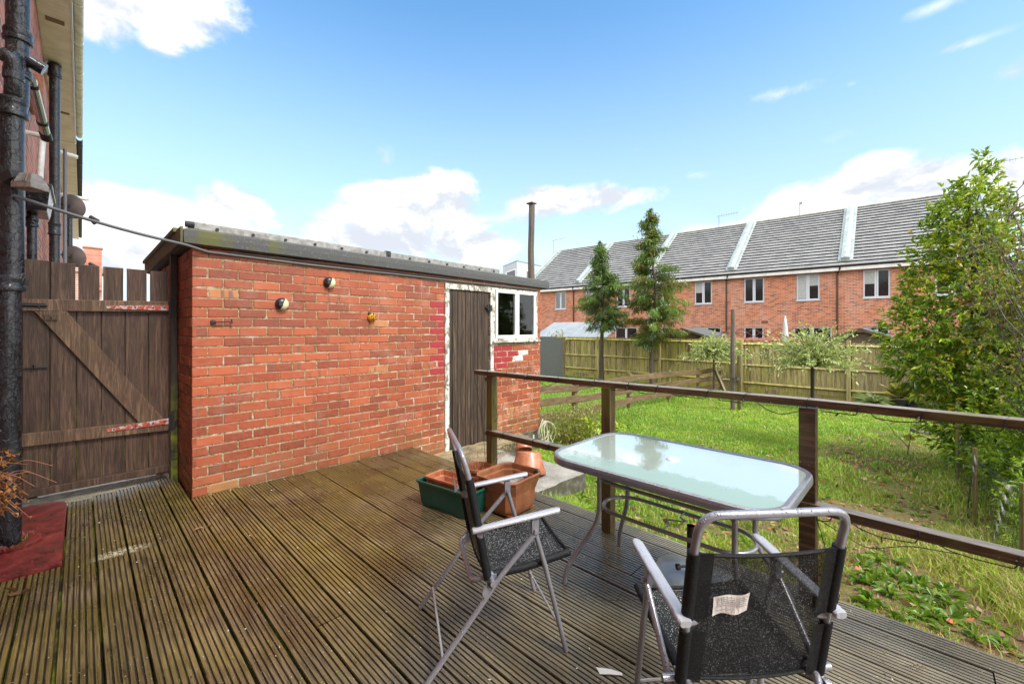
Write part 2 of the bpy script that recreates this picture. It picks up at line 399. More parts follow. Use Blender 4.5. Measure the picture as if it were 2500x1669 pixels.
def shaderbrick(ax, bw=.225, bh=.075, off=(0, 0), pal=None, mortar=(.40, .31, .23), ms=.010):
    pal = pal or [(.34, .088, .038), (.50, .155, .066), (.13, .055, .045)]
    def fn():
        p = obj(); s = sep(p); v = comb(mth('ADD', s[ax], off[0]), mth('ADD', s[2], off[1]))
        def br(c1, c2, bias=0.0):
            n = nd('ShaderNodeTexBrick', {'Vector': v, 'Color1': c1, 'Color2': c2, 'Mortar': (.5, .5, .5), 'Scale': 1.0, 'Mortar Size': ms, 'Mortar Smooth': .2, 'Bias': bias, 'Brick Width': bw, 'Row Height': bh})
            return n
        b = br((0, 0, 0), (1, 1, 1)); rnd = b.outputs[0]; fac = b.outputs[1]
        c = ramp(sep(rnd)[0], [(0, pal[2]), (.22, pal[0]), (.6, pal[1]), (1, tuple(min(1, q * 1.25) for q in pal[1]))])
        c = mix(mth('MULTIPLY', mr(noise(p, 40, 5, .7), .45, .7), .45), c, pal[0])
        eff = mr(noise(p, .9, 4, .6), .45, .65, 0, .28)
        mo = mix(mth('MULTIPLY', eff, 1.4), mortar, (.62, .58, .52))
        c = mix(fac, c, mo)
        c = mix(mth('MULTIPLY', eff, .45), c, (.60, .42, .34))
        h = mth('SUBTRACT', mth('MULTIPLY', noise(p, 80, 4), .3), fac)
        return {'Base Color': c, 'Roughness': .8, 'Normal': bump(h, .6, .008)}
    return fn
def m_tiles():
    p = obj(); s = sep(p)
    row = mth('FLOOR', mth('DIVIDE', mth('SUBTRACT', s[0], -.35), .2755))
    v = comb(mth('ADD', s[1], mth('MULTIPLY', mth('MODULO', row, 2), .165)), mth('MULTIPLY', row, 1.0))
    u = mth('FRACT', mth('DIVIDE', sep(v)[0], .33)); cell = comb(mth('FLOOR', mth('DIVIDE', sep(v)[0], .33)), row)
    rnd = nd('ShaderNodeTexWhiteNoise', {'Vector': cell}, noise_dimensions='3D').outputs[0]
    gap = mth('MULTIPLY', mr(u, 0, .03, 1, 0), 1)
    c = mix(rnd, (.15, .15, .15), (.24, .24, .235))
    c = mix(mr(noise(p, 1.2, 5, .65), .45, .62, 0, .55), c, (.24, .24, .225))
    c = mix(mr(noise(p, 14, 4, .7), .55, .75, 0, .5), c, (.48, .48, .46))
    c = mix(gap, c, (.06, .06, .06))
    return {'Base Color': c, 'Roughness': .45, 'Normal': bump(noise(p, 30, 3), .2, .01)}
def m_fence():
    p = obj(); at = attr(); ar, ag, ab = sep(at); z = sep(gen())[2]; x, y, _ = sep(gen())
    pv = vm('ADD', p, comb(0, 0, mth('MULTIPLY', ar, 9)))
    g = noise(sc3(pv, (40, 40, 3)), 1, 5, .65, .8); st = noise(sc3(pv, (9, 9, .7)), 1, 5, .7)
    c = ramp(g, [(.3, (.20, .15, .06)), (.5, (.46, .37, .18)), (.7, (.70, .60, .36))])
    c = mix(mr(ar, .5, 1, 0, .5), c, (.17, .12, .06))
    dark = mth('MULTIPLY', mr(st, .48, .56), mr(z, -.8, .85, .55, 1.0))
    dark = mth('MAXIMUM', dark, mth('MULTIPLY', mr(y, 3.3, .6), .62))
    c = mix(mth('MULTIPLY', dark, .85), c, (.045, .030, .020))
    al = mth('MULTIPLY', mr(noise(pv, 1.6, 5, .7), .40, .60), mr(y, .5, 5.5, .22, 1))
    al = mth('MULTIPLY', al, mth('MAXIMUM', mr(z, .7, 1.0, .55, 1), mr(z, -.15, -.6, .5, 1)))
    c = mix(mth('MULTIPLY', al, .92), c, (.42, .42, .05))
    return {'Base Color': c, 'Roughness': .75, 'Normal': bump(mth('ADD', g, st), .5, .006)}
def m_ground():
    p = gen(); x, y, z = sep(p); n = noise(p, 1.1, 6, .65); f = noise(p, 26, 6, .75); n3 = noise(p, 4.5, 5, .6)
    g = mix(f, (.05, .10, .014), (.22, .34, .035))
    g = mix(mr(f, .5, .75, 0, .6), g, (.15, .17, .035))
    brown = mix(f, (.09, .055, .03), (.40, .27, .15))
    bm = mr(mth('ADD', mth('MULTIPLY', n, .9), mth('MULTIPLY', n3, .5)), .56, .70)
    bx = mth('MULTIPLY', mr(x, 9.0, 5.0), mr(y, 2.4, .6))
    g = mix(mr(n3, .42, .62, 0, .7), g, (.26, .27, .05))
    c = mix(mth('MULTIPLY', bm, mth('MAXIMUM', bx, .35)), g, brown)
    soil = mix(f, (.03, .02, .01), (.14, .095, .045))
    d = vm('SUBTRACT', p, (9.2, .55, 0)); a, b, _ = sep(d)
    e = mth('ADD', mth('POWER', mth('DIVIDE', a, 2.2), 2), mth('POWER', mth('DIVIDE', b, .6), 2))
    c = mix(mth('MULTIPLY', mr(mth('ADD', e, mth('MULTIPLY', n3, 1.4)), 1.2, 2.0, 1, 0), .6), c, soil)
    c = mix(mr(mth('ADD', x, mth('MULTIPLY', n3, 2.4)), 15.4, 16.1), c, soil)
    c = mix(mr(x, 2.0, 1.4), c, mix(f, (.38, .35, .31), (.55, .52, .47)))  # mostly hidden ground by the house, paled to bounce light onto the soffit
    return {'Base Color': c, 'Roughness': .9, 'Specular IOR Level': .15, 'Normal': bump(mth('ADD', f, noise(p, 90, 3)), 1, .03)}
def foliage(gloss=.4, tr=.25):
    def fn():
        a = attr(); n = noise(obj(), 60, 2)
        c = mix(mr(n, .3, .7, 0, .35), a, sc3(a, (.55, .6, .5)))
        b = nd('ShaderNodeBsdfPrincipled', {'Base Color': c, 'Roughness': gloss, 'Specular IOR Level': .5}).outputs[0]
        t = nd('ShaderNodeBsdfTranslucent', {'Color': mix(.5, c, (.30, .40, .03))}).outputs[0]
        return nd('ShaderNodeMixShader', {0: tr, 1: b, 2: t}).outputs[0]
    return fn
def m_redslab():
    p = obj(); n = noise(p, 9, 6, .65); f = noise(p, 50, 5, .7)
    c = mix(mr(n, .38, .65), (.07, .011, .010), (.22, .030, .024))
    c = mix(mr(f, .64, .70, 0, .7), c, (.50, .30, .24)); c = mix(mr(noise(p, 4, 4), .55, .68, 0, .6), c, (.09, .03, .016))
    return {'Base Color': c, 'Roughness': mr(n, .3, .7, .22, .5), 'Normal': bump(f, .5, .006)}
def m_concrete(c0=(.17, .16, .14), c1=(.34, .325, .29), moss=.3):
    def fn():
        p = obj(); n = noise(p, 5, 6, .65); f = noise(p, 90, 4, .7); v = voro(p, 110)
        c = mix(mr(n, .35, .65), c0, c1); c = mix(mr(v, .1, .5, .5, 0), c, (.62, .60, .55)); c = mix(mr(f, .55, .72, 0, .55), c, (.10, .09, .07))
        c = mix(mth('MULTIPLY', mr(noise(p, 8, 5, .7), .48, .62), moss), c, (.075, .07, .02))
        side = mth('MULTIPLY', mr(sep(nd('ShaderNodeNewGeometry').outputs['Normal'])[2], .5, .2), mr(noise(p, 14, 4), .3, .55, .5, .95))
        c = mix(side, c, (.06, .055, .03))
        return {'Base Color': c, 'Roughness': .7, 'Normal': bump(mth('ADD', f, v), .6, .006)}
    return fn
def m_felt():
    p = obj(); f = noise(p, 260, 3, .6); n = noise(p, 4, 5, .6)
    c = mix(f, (.022, .024, .026), (.125, .13, .133)); c = mix(mr(noise(p, 70, 3), .64, .7, 0, .6), c, (.3, .3, .28))
    c = mix(mth('MULTIPLY', mr(n, .5, .62), mr(sep(p)[0], .7, .55, .12, .9)), c, (.10, .105, .03))
    return {'Base Color': c, 'Roughness': .8, 'Normal': bump(f, .8, .004)}
def m_strap():
    p = obj(); n = noise(p, 26, 5, .65, .5)
    c = mix(mr(n, .47, .5), (.42, .42, .42), (.42, .07, .04)); c = mix(mr(noise(p, 50, 4), .6, .64), c, (.12, .05, .03))
    return {'Base Color': c, 'Roughness': .5, 'Normal': bump(n, .5, .003)}
def m_paintwood():
    p = obj(); n = noise(sc3(p, (14, 14, 9)), 1, 6, .75, .6); g = noise(sc3(p, (8, 8, 70)), 1, 4)
    c = mix(mr(n, .50, .54), (.62, .61, .56), mix(g, (.10, .08, .06), (.26, .23, .19)))
    c = mix(mr(noise(p, 6, 4), .4, .7, 0, .35), c, (.42, .40, .33))
    return {'Base Color': c, 'Roughness': .6, 'Normal': bump(n, .7, .006)}
def m_window():
    p = obj(); n = noise(p, 3, 3)
    return {'Base Color': (.012, .014, .016, 1), 'Roughness': mr(n, .3, .7, .03, .12), 'Specular IOR Level': .7, 'IOR': 1.6}
def m_clearglass():
    t = nd('ShaderNodeBsdfTransparent', {'Color': (.82, .85, .84)}).outputs[0]
    g = nd('ShaderNodeBsdfGlossy', {'Roughness': .03, 'Color': (.8, .85, .85)}).outputs[0]
    fr = nd('ShaderNodeFresnel', {'IOR': 1.5}).outputs[0]
    return nd('ShaderNodeMixShader', {0: fr, 1: t, 2: g}).outputs[0]
def m_terra():
    p = obj(); n = noise(p, 11, 5, .6)
    c = mix(mr(n, .38, .65), (.27, .088, .040), (.42, .16, .085)); c = mix(mr(noise(p, 30, 5, .7), .58, .7, 0, .35), c, (.58, .36, .24))
    return {'Base Color': c, 'Roughness': mr(n, .3, .7, .25, .48), 'Specular IOR Level': .55, 'Normal': bump(noise(p, 80, 3), .15, .003)}
M = {}
def getm():
    A = {
        'brick': m_brickreal, 'mortar': m_mortar, 'deck': deckfn, 'rail': m_rail,
        'gate': wood((.024, .012, .009), (.078, .041, .028), (.21, .125, .077), (45, 45, 3), (.4, .65), moss=.12, mossc=(.055, .055, .012), bmp=.7),
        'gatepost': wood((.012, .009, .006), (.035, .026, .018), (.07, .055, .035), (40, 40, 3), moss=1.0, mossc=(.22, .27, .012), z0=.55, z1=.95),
        'gatebrace': wood((.045, .024, .015), (.13, .072, .044), (.32, .20, .125), (45, 12, 4), (.4, .65), moss=.1, bmp=.7),
        'door': wood((.008, .005, .003), (.055, .031, .018), (.25, .165, .105), (70, 70, 2.2), (.5, .75), bmp=1.0),
        'post': wood((.035, .018, .008), (.09, .052, .020), (.18, .12, .05), (40, 40, 3), (.4, .65), moss=.75, mossc=(.105, .10, .012)),
        'fencerail': wood((.06, .032, .018), (.15, .085, .05), (.30, .21, .14), (4, 40, 40), moss=.3),
        'fencepost': wood((.07, .05, .025), (.18, .13, .065), (.36, .29, .15), (30, 30, 3), moss=.8, mossc=(.17, .18, .03)),
        'pole': wood((.045, .035, .028), (.12, .095, .07), (.24, .20, .155), (40, 40, 2), bmp=1.0),
        'fence': m_fence, 'ground': m_ground, 'iron': m_ironpipe, 'chair': m_chairmetal,
        'arm': simple((.40, .41, .45), .28, metal=.2, bmp=.8, bs=130, coat=.6), 'meshback': meshfab(.80, .30), 'meshseat': meshfab(.98, 1.0), 'sleeve': meshfab(1.0, .05),
        'glasstop': m_tableglass, 'tiles': m_tiles,
        'rowbrick': shaderbrick(1), 'housebrick': shaderbrick(1, .235, .084, pal=[(.33, .055, .03), (.50, .12, .065), (.20, .05, .04)], mortar=(.36, .31, .25)),
        'fascia': simple((.80, .80, .78), .4, c2=(.66, .66, .63), ns=3), 'soffit': simple((.86, .83, .79), .45, c2=(.74, .70, .64), ns=4),
        'gutterw': simple((.74, .71, .64), .4, c2=(.52, .48, .40), ns=7), 'black': simple((.012, .012, .013), .35),
        'blackmat': simple((.02, .02, .022), .7, bmp=.4), 'zinc': simple((.22, .26, .26), .5, c2=(.31, .35, .35), ns=3, bmp=.1),
        'greyframe': simple((.52, .55, .60), .4), 'whiteframe': simple((.78, .78, .76), .35, c2=(.66, .66, .62), ns=8), 'window': m_window, 'clearglass': m_clearglass,
        'curtain': simple((.40, .41, .40), .8, c2=(.30, .32, .32), ns=14), 'felt': m_felt, 'mosswood': wood((.03, .028, .012), (.09, .085, .03), (.17, .16, .06), (5, 30, 30), moss=.8, mossc=(.13, .14, .03)),
        'alu': simple((.30, .30, .285), .5, metal=.4, c2=(.18, .18, .17), ns=25, bmp=.2), 'paintwood': m_paintwood, 'strap': m_strap,
        'terra': m_terra, 'green': simple((.006, .055, .040), .3, c2=(.010, .075, .055), ns=6, spec=.6), 'brownpot': simple((.19, .066, .026), .3, c2=(.28, .11, .048), ns=9, spec=.55, bmp=.25),
        'redslab': m_redslab, 'concrete': m_concrete(), 'plinth': m_concrete((.12, .11, .09), (.34, .33, .29), .7), 'threshold': m_concrete((.22, .19, .12), (.40, .36, .25), .6),
        'gravel': m_concrete((.09, .065, .03), (.36, .27, .13), .6), 'leafy': foliage(.30, .38), 'grass': foliage(.5, .3), 'dry': foliage(.7, .15), 'bark': wood((.03, .02, .014), (.075, .052, .038), (.15, .11, .085), (40, 40, 6), bmp=1.2),
        'chrome': simple((.6, .6, .6), .15, metal=.95, bmp=.15, bs=20), 'whitepvc': simple((.76, .75, .71), .35, c2=(.60, .57, .50), ns=9), 'greypvc': simple((.16, .17, .19), .4),
        'dish': simple((.13, .125, .13), .55, c2=(.19, .16, .15), ns=5), 'floodgrey': simple((.26, .24, .22), .55, c2=(.15, .13, .11), ns=20, bmp=.3), 'cream': simple((.62, .55, .33), .35), 'solar': simple((.02, .022, .035), .25),
        'yellow': simple((.62, .27, .01), .3), 'label': simple((.66, .62, .60), .6), 'tanplate': simple((.42, .17, .08), .6, c2=(.3, .1, .05)), 'cable': simple((.10, .105, .11), .45), 'rope': simple((.55, .52, .42), .6),
        'polycarb': simple((.27, .29, .30), .4, c2=(.22, .24, .25), ns=2), 'shedwood': wood((.045, .028, .016), (.11, .07, .04), (.2, .14, .09), (30, 4, 30)), 'oranget': simple((.24, .075, .04), .8, c2=(.15, .05, .03)),
        'cladding': simple((.36, .39, .43), .6, c2=(.42, .45, .48), ns=2), 'parasolc': simple((.40, .41, .41), .8, c2=(.52, .53, .53)), 'basegrey': simple((.30, .31, .31), .35, c2=(.22, .23, .23), ns=6, coat=.3),
        'red': simple((.5, .02, .015), .3), 'steel': simple((.5, .5, .5), .3, metal=.7), 'soil': simple((.03, .02, .013), .95, c2=(.06, .042, .025), ns=60, bmp=1), 'dark': simple((.004, .004, .004), .9),
        'innerwall': simple((.48, .46, .42), .9, c2=(.30, .28, .25), ns=3), 'shedgrey': simple((.10, .11, .115), .6, c2=(.14, .15, .155)), 'paper': simple((.72, .72, .70), .5), 'blue': simple((.10, .14, .42), .4), 'stone': simple((.07, .07, .045), .9, c2=(.14, .13, .10), ns=30, bmp=.6),
        'vent': simple((.20, .13, .06), .6),
    }
    for k, f in A.items(): M[k] = mat(k, f)
getm()
# ------------------------------------------------------------ setting: ground
def smooth(a, b, x):
    t = np.clip((x - a) / (b - a), 0, 1); return t * t * (3 - 2 * t)
def gz(x, y):
    x = np.asarray(x, float); y = np.asarray(y, float)
    z = -.29 - .31 * smooth(2.8, 7, x) - .18 * smooth(7, 16, x)
    z = z + .025 * np.sin(x * 1.7 + y) * np.cos(y * 1.3) * smooth(2.9, 4, x) + .012 * np.sin(x * 5.1) * np.cos(y * 4.3 + x)
    return z - .35 * smooth(2.7, 2.3, x) - .3 * smooth(16.3, 18, x) - .3 * smooth(-8, -20, y)
xs = np.concatenate([np.array([-400, -120, -40, -12, -3, 1.5]), np.arange(2.2, 17, .14), np.array([18, 20, 26, 40, 80, 200, 700.])])
ys = np.concatenate([np.array([-400, -100, -30, -12, -7, -4, -2.5]), np.arange(-1.6, 13.5, .14), np.array([14, 16, 20, 26, 40, 80, 200, 700.])])
XX, YY = np.meshgrid(xs, ys); ZZ = gz(XX, YY); nx, ny = len(xs), len(ys)
V = np.stack([XX.ravel(), YY.ravel(), ZZ.ravel()], 1)
ii = (np.arange(ny - 1)[:, None] * nx + np.arange(nx - 1)[None]).ravel()
F = np.stack([ii, ii + 1, ii + 1 + nx, ii + nx], 1)
o = npmesh('ground', V, F, np.ones((len(F), 3)), M['ground'], loops=4, smooth=True); o['kind'] = 'structure'

# ------------------------------------------------------------ deck of grooved boards
g = G(); g.mi = 0
PW = .1420; X0 = -.073
def board(k, y0, y1, xo=None):
    xa = X0 + k * PW; w = PW - random.uniform(.006, .011)
    rnd = random.random(); dz = random.uniform(-.002, .002); prof = []
    e = .004; ng = 5; gw = .0075; pitch = w / (ng + 1); dep = .0070
    prof.append((0, -.006)); prof.append((e * .7, 0))
    cols = [0, 0]
    for i in range(ng):
        a = pitch * (i + 1) - gw / 2
        prof += [(a, -.0005), (a + .0022, -dep), (a + gw - .0022, -dep), (a + gw, -.0005)]
    prof += [(w - e * .7, 0), (w, -.006)]
    ny_ = max(2, int((y1 - y0) / .5)); sag = [random.uniform(-.0015, .0015) for _ in range(ny_ + 1)]; lat = [random.uniform(-.0012, .0012) for _ in range(ny_ + 1)]
    b = len(g.v); n = len(prof)
    for j in range(ny_ + 1):
        yy = y0 + (y1 - y0) * j / ny_
        g.v += [(xa + px + lat[j], yy, pz + dz + sag[j]) for px, pz in prof]
    for j in range(ny_):
        for i in range(n - 1):
            deep = 1.0 if (prof[i][1] < -.004 and prof[i + 1][1] < -.004) else (.65 if abs(prof[i][1] - prof[i + 1][1]) > .003 else 0.0)
            a = b + j * n + i; g.f.append((a, a + 1, a + 1 + n, a + n)); g.c.append((rnd, (k * .37) % 1, deep)); g.m.append(0)
    # sides and ends
    g.col = (rnd, .5, .85)
    for xx in (xa, xa + w): g.add([(xx, y0, -.006 + dz), (xx, y1, -.006 + dz), (xx, y1, -.03), (xx, y0, -.03)], [(0, 1, 2, 3)])
    for yy in (y0, y1): g.add([(xa, yy, -.006 + dz), (xa + w, yy, -.006 + dz), (xa + w, yy, -.03), (xa, yy, -.03)], [(0, 1, 2, 3)]); 
    g.col = (rnd, .5, 0.3)
    for yy in (y0, y1): g.add([(xa + q[0], yy, q[1] + dz) for q in prof], [tuple(range(n))])
joints = {2: 1.1, 6: 2.05, 9: .6, 13: 2.6, 16: 1.2, 18: -.2}
for k in range(-3, 20):
    xa = X0 + k * PW
    if k < 0: ye = 3.66
    elif xa < .50: ye = 4.97 + (xa + .07) * .26 + random.uniform(-.012, .012)
    elif xa < .6: ye = 5.09
    else: ye = 4.348
    cuts = [-1.6]
    if k in joints: cuts.append(joints[k])
    if xa > 2.0: cuts.append(3.42)
    cuts.append(ye)
    for a, b in zip(cuts[:-1], cuts[1:]): board(k, a + .002, b - .002)
g.mi = 1; g.col = (1, 1, 1.0)
for k in range(-3, 20):
    for q in range(-3, 13):
        for dx_ in (.035, .098):
            x_ = X0 + k * PW + dx_ + random.uniform(-.004, .004); y_ = q * .4 + .12 + random.uniform(-.006, .006)
            if (k < 0 and y_ > 3.6) or (y_ > 4.3) : continue
            g.add([(x_ + .004 * math.cos(a * 1.0472), y_ + .004 * math.sin(a * 1.0472), .0022) for a in range(6)], [tuple(range(6))])
g.box(-.42, 2.70, -1.6, 4.33, -.16, -.055); g.box(-.07, .64, 4.33, 4.95, -.16, -.055)  # dark sheet added under the boards so their gaps read as black shade
g.box(2.715, 2.752, -1.6, 4.33, -.17, -.034)
g.build('deck', [M['deck'], M['gatepost']], kind='structure')
# painted slab, threshold, slab, gravel
g = G()
pts = fillet([(-.43, 3.67, 0), (-.080, 3.69, 0), (-.080, 5.01, 0), (-.43, 5.03, 0)], .12, 7)
poly = [(-.43, 3.67)] + [(p.x, p.y) for p in pts[1:-1] if not (p.y < 3.9 and False)] + [(-.43, 5.03)]
poly = [(-.43, 3.67), (-.080, 3.69)] + [(p.x, p.y) for p in pts if p.y > 4.5]
g.loft([[(x, y, -.2) for x, y in poly], [(x, y, .012) for x, y in poly], [(x - .006 * (1 if x > -.4 else 0), y, .018) for x, y in poly]])
g.build('red_pavement', M['redslab'], kind='structure')
g = G(); g.box(-.43, .62, 4.945, 5.34, -.25, -.012, ); g.build('threshold_pavement', M['threshold'], kind='structure', bevel=.012)
g = G(); 
pl = [(2.756, 2.66), (3.84, 2.64), (3.86, 3.42), (3.72, 4.34), (2.756, 4.34)]
def rough_poly(pl, s=.10, a=.012):
    out = []
    for i, p in enumerate(pl):
        q = pl[(i + 1) % len(pl)]; n = max(1, int(math.dist(p, q) / s))
        for j in range(n):
            t = j / n; out.append((p[0] * (1 - t) + q[0] * t + random.uniform(-a, a), p[1] * (1 - t) + q[1] * t + random.uniform(-a, a)))
    return out
rp = rough_poly(pl); g.loft([[(x, y, -.5) for x, y in rp], [(x, y, -.175) for x, y in rp], [(x * .998 + .004, y * .998 + .004, -.158) for x, y in rp]])
g.build('concrete_path', M['concrete'], kind='structure')
g = G()
rp = rough_poly([(2.60, 3.40), (3.30, 3.48), (3.62, 3.95), (4.55, 4.10), (4.60, 4.352), (2.60, 4.352)], .06, .02)
g.loft([[(x, y, -.35) for x, y in rp], [(x, y, -.150) for x, y in rp]])
for _ in range(2600):
    x = random.uniform(2.62, 4.5); y = random.uniform(3.42, 4.34)
    if x > 3.3 and y < 3.55 + (x - 3.3) * .45: continue
    r = random.uniform(.005, .013); s = random.uniform(.6, 1.2)
    c = random.uniform(.3, 1); a = random.random() * 3
    vs = []
    for q in ((1, 0, 0), (0, 1, 0), (-1, 0, 0), (0, -1, 0), (0, 0, .7)):
        vs.append((x + (q[0] * math.cos(a) - q[1] * math.sin(a)) * r * s, y + (q[0] * math.sin(a) + q[1] * math.cos(a)) * r, -.151 + q[2] * r))
    g.add(vs, [(0, 1, 4), (1, 2, 4), (2, 3, 4), (3, 0, 4)])
g.build('gravel_path', M['gravel'], kind='structure')

# ------------------------------------------------------------ brick shed
YS = 4.356
shed = thing('brick_shed', 'red brick garden shed with flat felt roof beside the decking', 'shed', (.645, YS, 0))
def brickwall(gb, P0, U, Nn, length, zb, zt, hole=(), paint=None, first=0.0, jit=.0026, mort=None, endhalf=None):
    """individual bricks laid in stretcher bond. P0 origin, U along, Nn outward normal"""
    P0, U, Nn = Vector(P0), Vector(U), Vector(Nn); CH = .0838; BL = .225
    nrow = int(math.ceil((zt - zb) / CH)); k0 = round((zb) / CH)
    for r in range(nrow):
        z0 = (k0 + r) * CH + random.uniform(-.0012, .0012); z1 = z0 + CH - .0115
        if z1 > zt + .02: z1 = zt + .02
        par = (k0 + r) % 2
        s = -.5 * BL * (1 - par) + first - BL
        wave = random.uniform(-.002, .002)
        while s < length:
            jl = random.uniform(-.003, .003)
            a = max(0, s + jl); b = min(length, s + BL - .0105 + random.uniform(-.003, .003)); s += BL
            if b - a < .02: continue
            segs = [(a, b)]
            for (h0, h1, hz0, hz1) in hole:
                if z1 > hz0 + .01 and z0 < hz1 - .01:
                    ns = []
                    for (p, q) in segs:
                        if q <= h0 or p >= h1: ns.append((p, q)); continue
                        if p < h0 - .02: ns.append((p, h0))
                        if q > h1 + .02: ns.append((h1, q))
                    segs = ns
            for (p, q) in segs:
                if q - p < .02: continue
                pf = paint(p, q, z0, z1) if paint else 0.0
                rr = random.random(); dark = 1.0 if random.random() < .2 else 0.0
                if rr > .985: rr = 1.0
                else: rr = rr * .85
                gb.col = (rr, pf, dark)
                d = random.uniform(-jit, jit); c = .0045
                zz0 = z0 + random.uniform(-.001, .001) + wave; zz1 = z1 + random.uniform(-.001, .001) + wave
                def pt(u, z, n): return P0 + U * u + Nn * n + Vector((0, 0, z))
                j = lambda: random.uniform(-.0026, .0026)
                nseg = 3 if q - p > .15 else 2
                ring0 = []; ring1 = []; ring2 = []
                us = [p + (q - p) * i / nseg for i in range(nseg + 1)]
                jj = [(j(), j()) for _ in us]
                for i, u in enumerate(us): ring0.append(pt(u, zz0 + jj[i][0], -.03)); ring1.append(pt(u, zz0 + jj[i][0], d - c * .6)); ring2.append(pt(min(max(u, p + c), q - c), zz0 + c + jj[i][0], d + j() * .4))
                for i, u in reversed(list(enumerate(us))): ring0.append(pt(u, zz1 + jj[i][1], -.03)); ring1.append(pt(u, zz1 + jj[i][1], d - c * .6)); ring2.append(pt(min(max(u, p + c), q - c), zz1 - c + jj[i][1], d + j() * .4))
                gb.loft([ring0, ring1, ring2], cap0=False)
    gb.col = None
def paintf(p, q, z0, z1):
    k = round(z0 / .0838)
    if 3.05 > q > 2.5 and p > 2.3 and .76 < z0 < 1.72: return .5
    u0 = 3.42
    if q > 3.4 and q < 5:
        row = round((1.14 - z0) / .0838)
        if row == 0 and q < 3.78: return .5
        if row == 1 and q < 3.98: return .5
        if row == 2:
            if q < 4.06: return .5
            if q < 4.30: return 1.0
        if row == 3:
            if q < 3.98: return .5
            if q < 4.20: return 1.0
        if row in (4, 5) and q < 3.75: return .5
    return 0.0
gb = G()
FL = 4.443
DOOR = (2.583, 3.42, -1, 1.99); WIN = (3.42, 4.375, 1.205, 1.99)
brickwall(gb, (.645, YS, 0), (1, 0, 0), (0, -1, 0), FL, -.17, 2.10, hole=(DOOR, WIN), paint=paintf)
brickwall(gb, (.645, YS, 0), (0, 1, 0), (-1, 0, 0), 2.7, -.17, 2.07, first=.112)
brickwall(gb, (.645 + FL, YS, 0), (0, 1, 0), (1, 0, 0), 2.7, -.17, 2.07, first=.112)
gb.build('wall', M['brick'], shed)
g = G()
x0 = .645; x1 = x0 + FL; t = .1
g.box(x0 + .003, x0 + DOOR[0], YS + .0042, YS + t, -.4, 2.08); 
g.box(x0 + WIN[1], x1 - .006, YS + .0042, YS + t, -.17, 2.08)
g.box(x0 + WIN[0], x0 + WIN[1], YS + .0042, YS + t, -.17, 1.20)
g.box(x0 + DOOR[0], x0 + WIN[1], YS + .0042, YS + t, 1.992, 2.08)
g.box(x0 + .006, x0 + t, YS + t, YS + 2.7, -.4, 2.08); g.box(x1 - t, x1 - .006, YS + t, YS + 2.7, -.4, 2.08); g.box(x0 + .006, x1 - .006, YS + 2.6, YS + 2.7, -.4, 2.08)
g.build('mortar', M['mortar'], shed)
g = G(); g.box(x0 + 3.25, x1 - t - .005, YS + .95, YS + 1.0, -.2, 2.05); g.box(x0 + t, x1 - t, YS + t, YS + 2.5, -.3, -.2); g.box(x0 + 3.2, x0 + 3.24, YS + t, YS + 2.45, -.2, 2.05); g.build('inner_wall', M['innerwall'], shed)
g = G(); rp = rough_poly([(x0 + 3.40, YS - .012), (x1 + .012, YS - .012), (x1 + .012, YS + 2.7), (x0 + 3.40, YS + 2.7)], .1, .006)
g.loft([[(x, y, -.7) for x, y in rp], [(x, y, -.175) for x, y in rp]]); g.build('plinth', M['plinth'], shed)
# roof with felt fascia
def zr(x): return 2.226 - (x - .6) * .0132
g = G(); xa, xb, ya, yb = .585, 5.235, 4.295, 7.09
top = [(xa, ya, zr(xa)), (xb, ya, zr(xb)), (xb, yb, zr(xb)), (xa, yb, zr(xa))]
def ring(off, dz): return [(xa + off, ya + off, zr(xa) + dz), (2.9, ya + off, zr(2.9) + dz + .006), (xb - off, ya + off, zr(xb) + dz), (xb - off, yb - off, zr(xb) + dz), (xa + off, yb - off, zr(xa) + dz)]
g.loft([ring(.02, -.125), ring(0, -.118), ring(-.004, -.06), ring(0, -.01), ring(.014, 0.004), ring(.05, -.004)])
g.build('roof', M['felt'], shed, smooth=False)
g = G(); g.beam((xa - .012, ya + .03, zr(xa) - .05), (xa - .012, yb, zr(xa) - .05), .018, .13); g.beam((xa - .016, ya + .25, zr(xa) + .02), (xa - .016, yb, zr(xa) + .02), .05, .035); g.build('verge_board', M['mosswood'], shed)
# door
dfr = G(); D0 = x0 + DOOR[0]; D1 = x0 + DOOR[1]
dfr.box(D0, D0 + .065, YS - .014, YS + .09, -.215, 1.985); dfr.box(D0 + .065, D1 - .055, YS - .012, YS + .09, 1.915, 1.985); dfr.box(D1 - .055, D1 + .004, YS - .012, YS + .09, -.2, 1.985)
dfr.build('door_frame', M['paintwood'], shed, bevel=.004)
dr = G(); xx = D0 + .070; k = 0
while xx < D1 - .075:
    wv = random.choice((.062, .075, .055, .085)); wv = min(wv, D1 - .062 - xx)
    dr.col = (random.random(), 1, 1); dr.box(xx, xx + wv - .005, YS + .012 + random.uniform(-.003, .003), YS + .04, -.15 + random.uniform(-.008, .008), 1.908); xx += wv
dr.col = (1, 1, 1); dr.box(D0 + .07, D1 - .06, YS + .041, YS + .06, -.12, 1.90)
door = dr.build('door', M['door'], shed, bevel=.003)
for z in (1.70, .72, -.03):
    h = G(); s = .6 if z == .72 else 1
    h.box(D1 - .115 , D1 - .03, YS - .022, YS + .008, z - .045 * s, z + .035 * s); h.box(D1 - .14, D1 - .06, YS - .016, YS + .008, z - .012, z + .012); h.tube([(D1 - .085, YS - .028, z - .06 * s), (D1 - .085, YS - .028, z + .05 * s)], .009)
    h.build('latch' if z > 1 else 'hinge', M['blackmat'], door, bevel=.003)
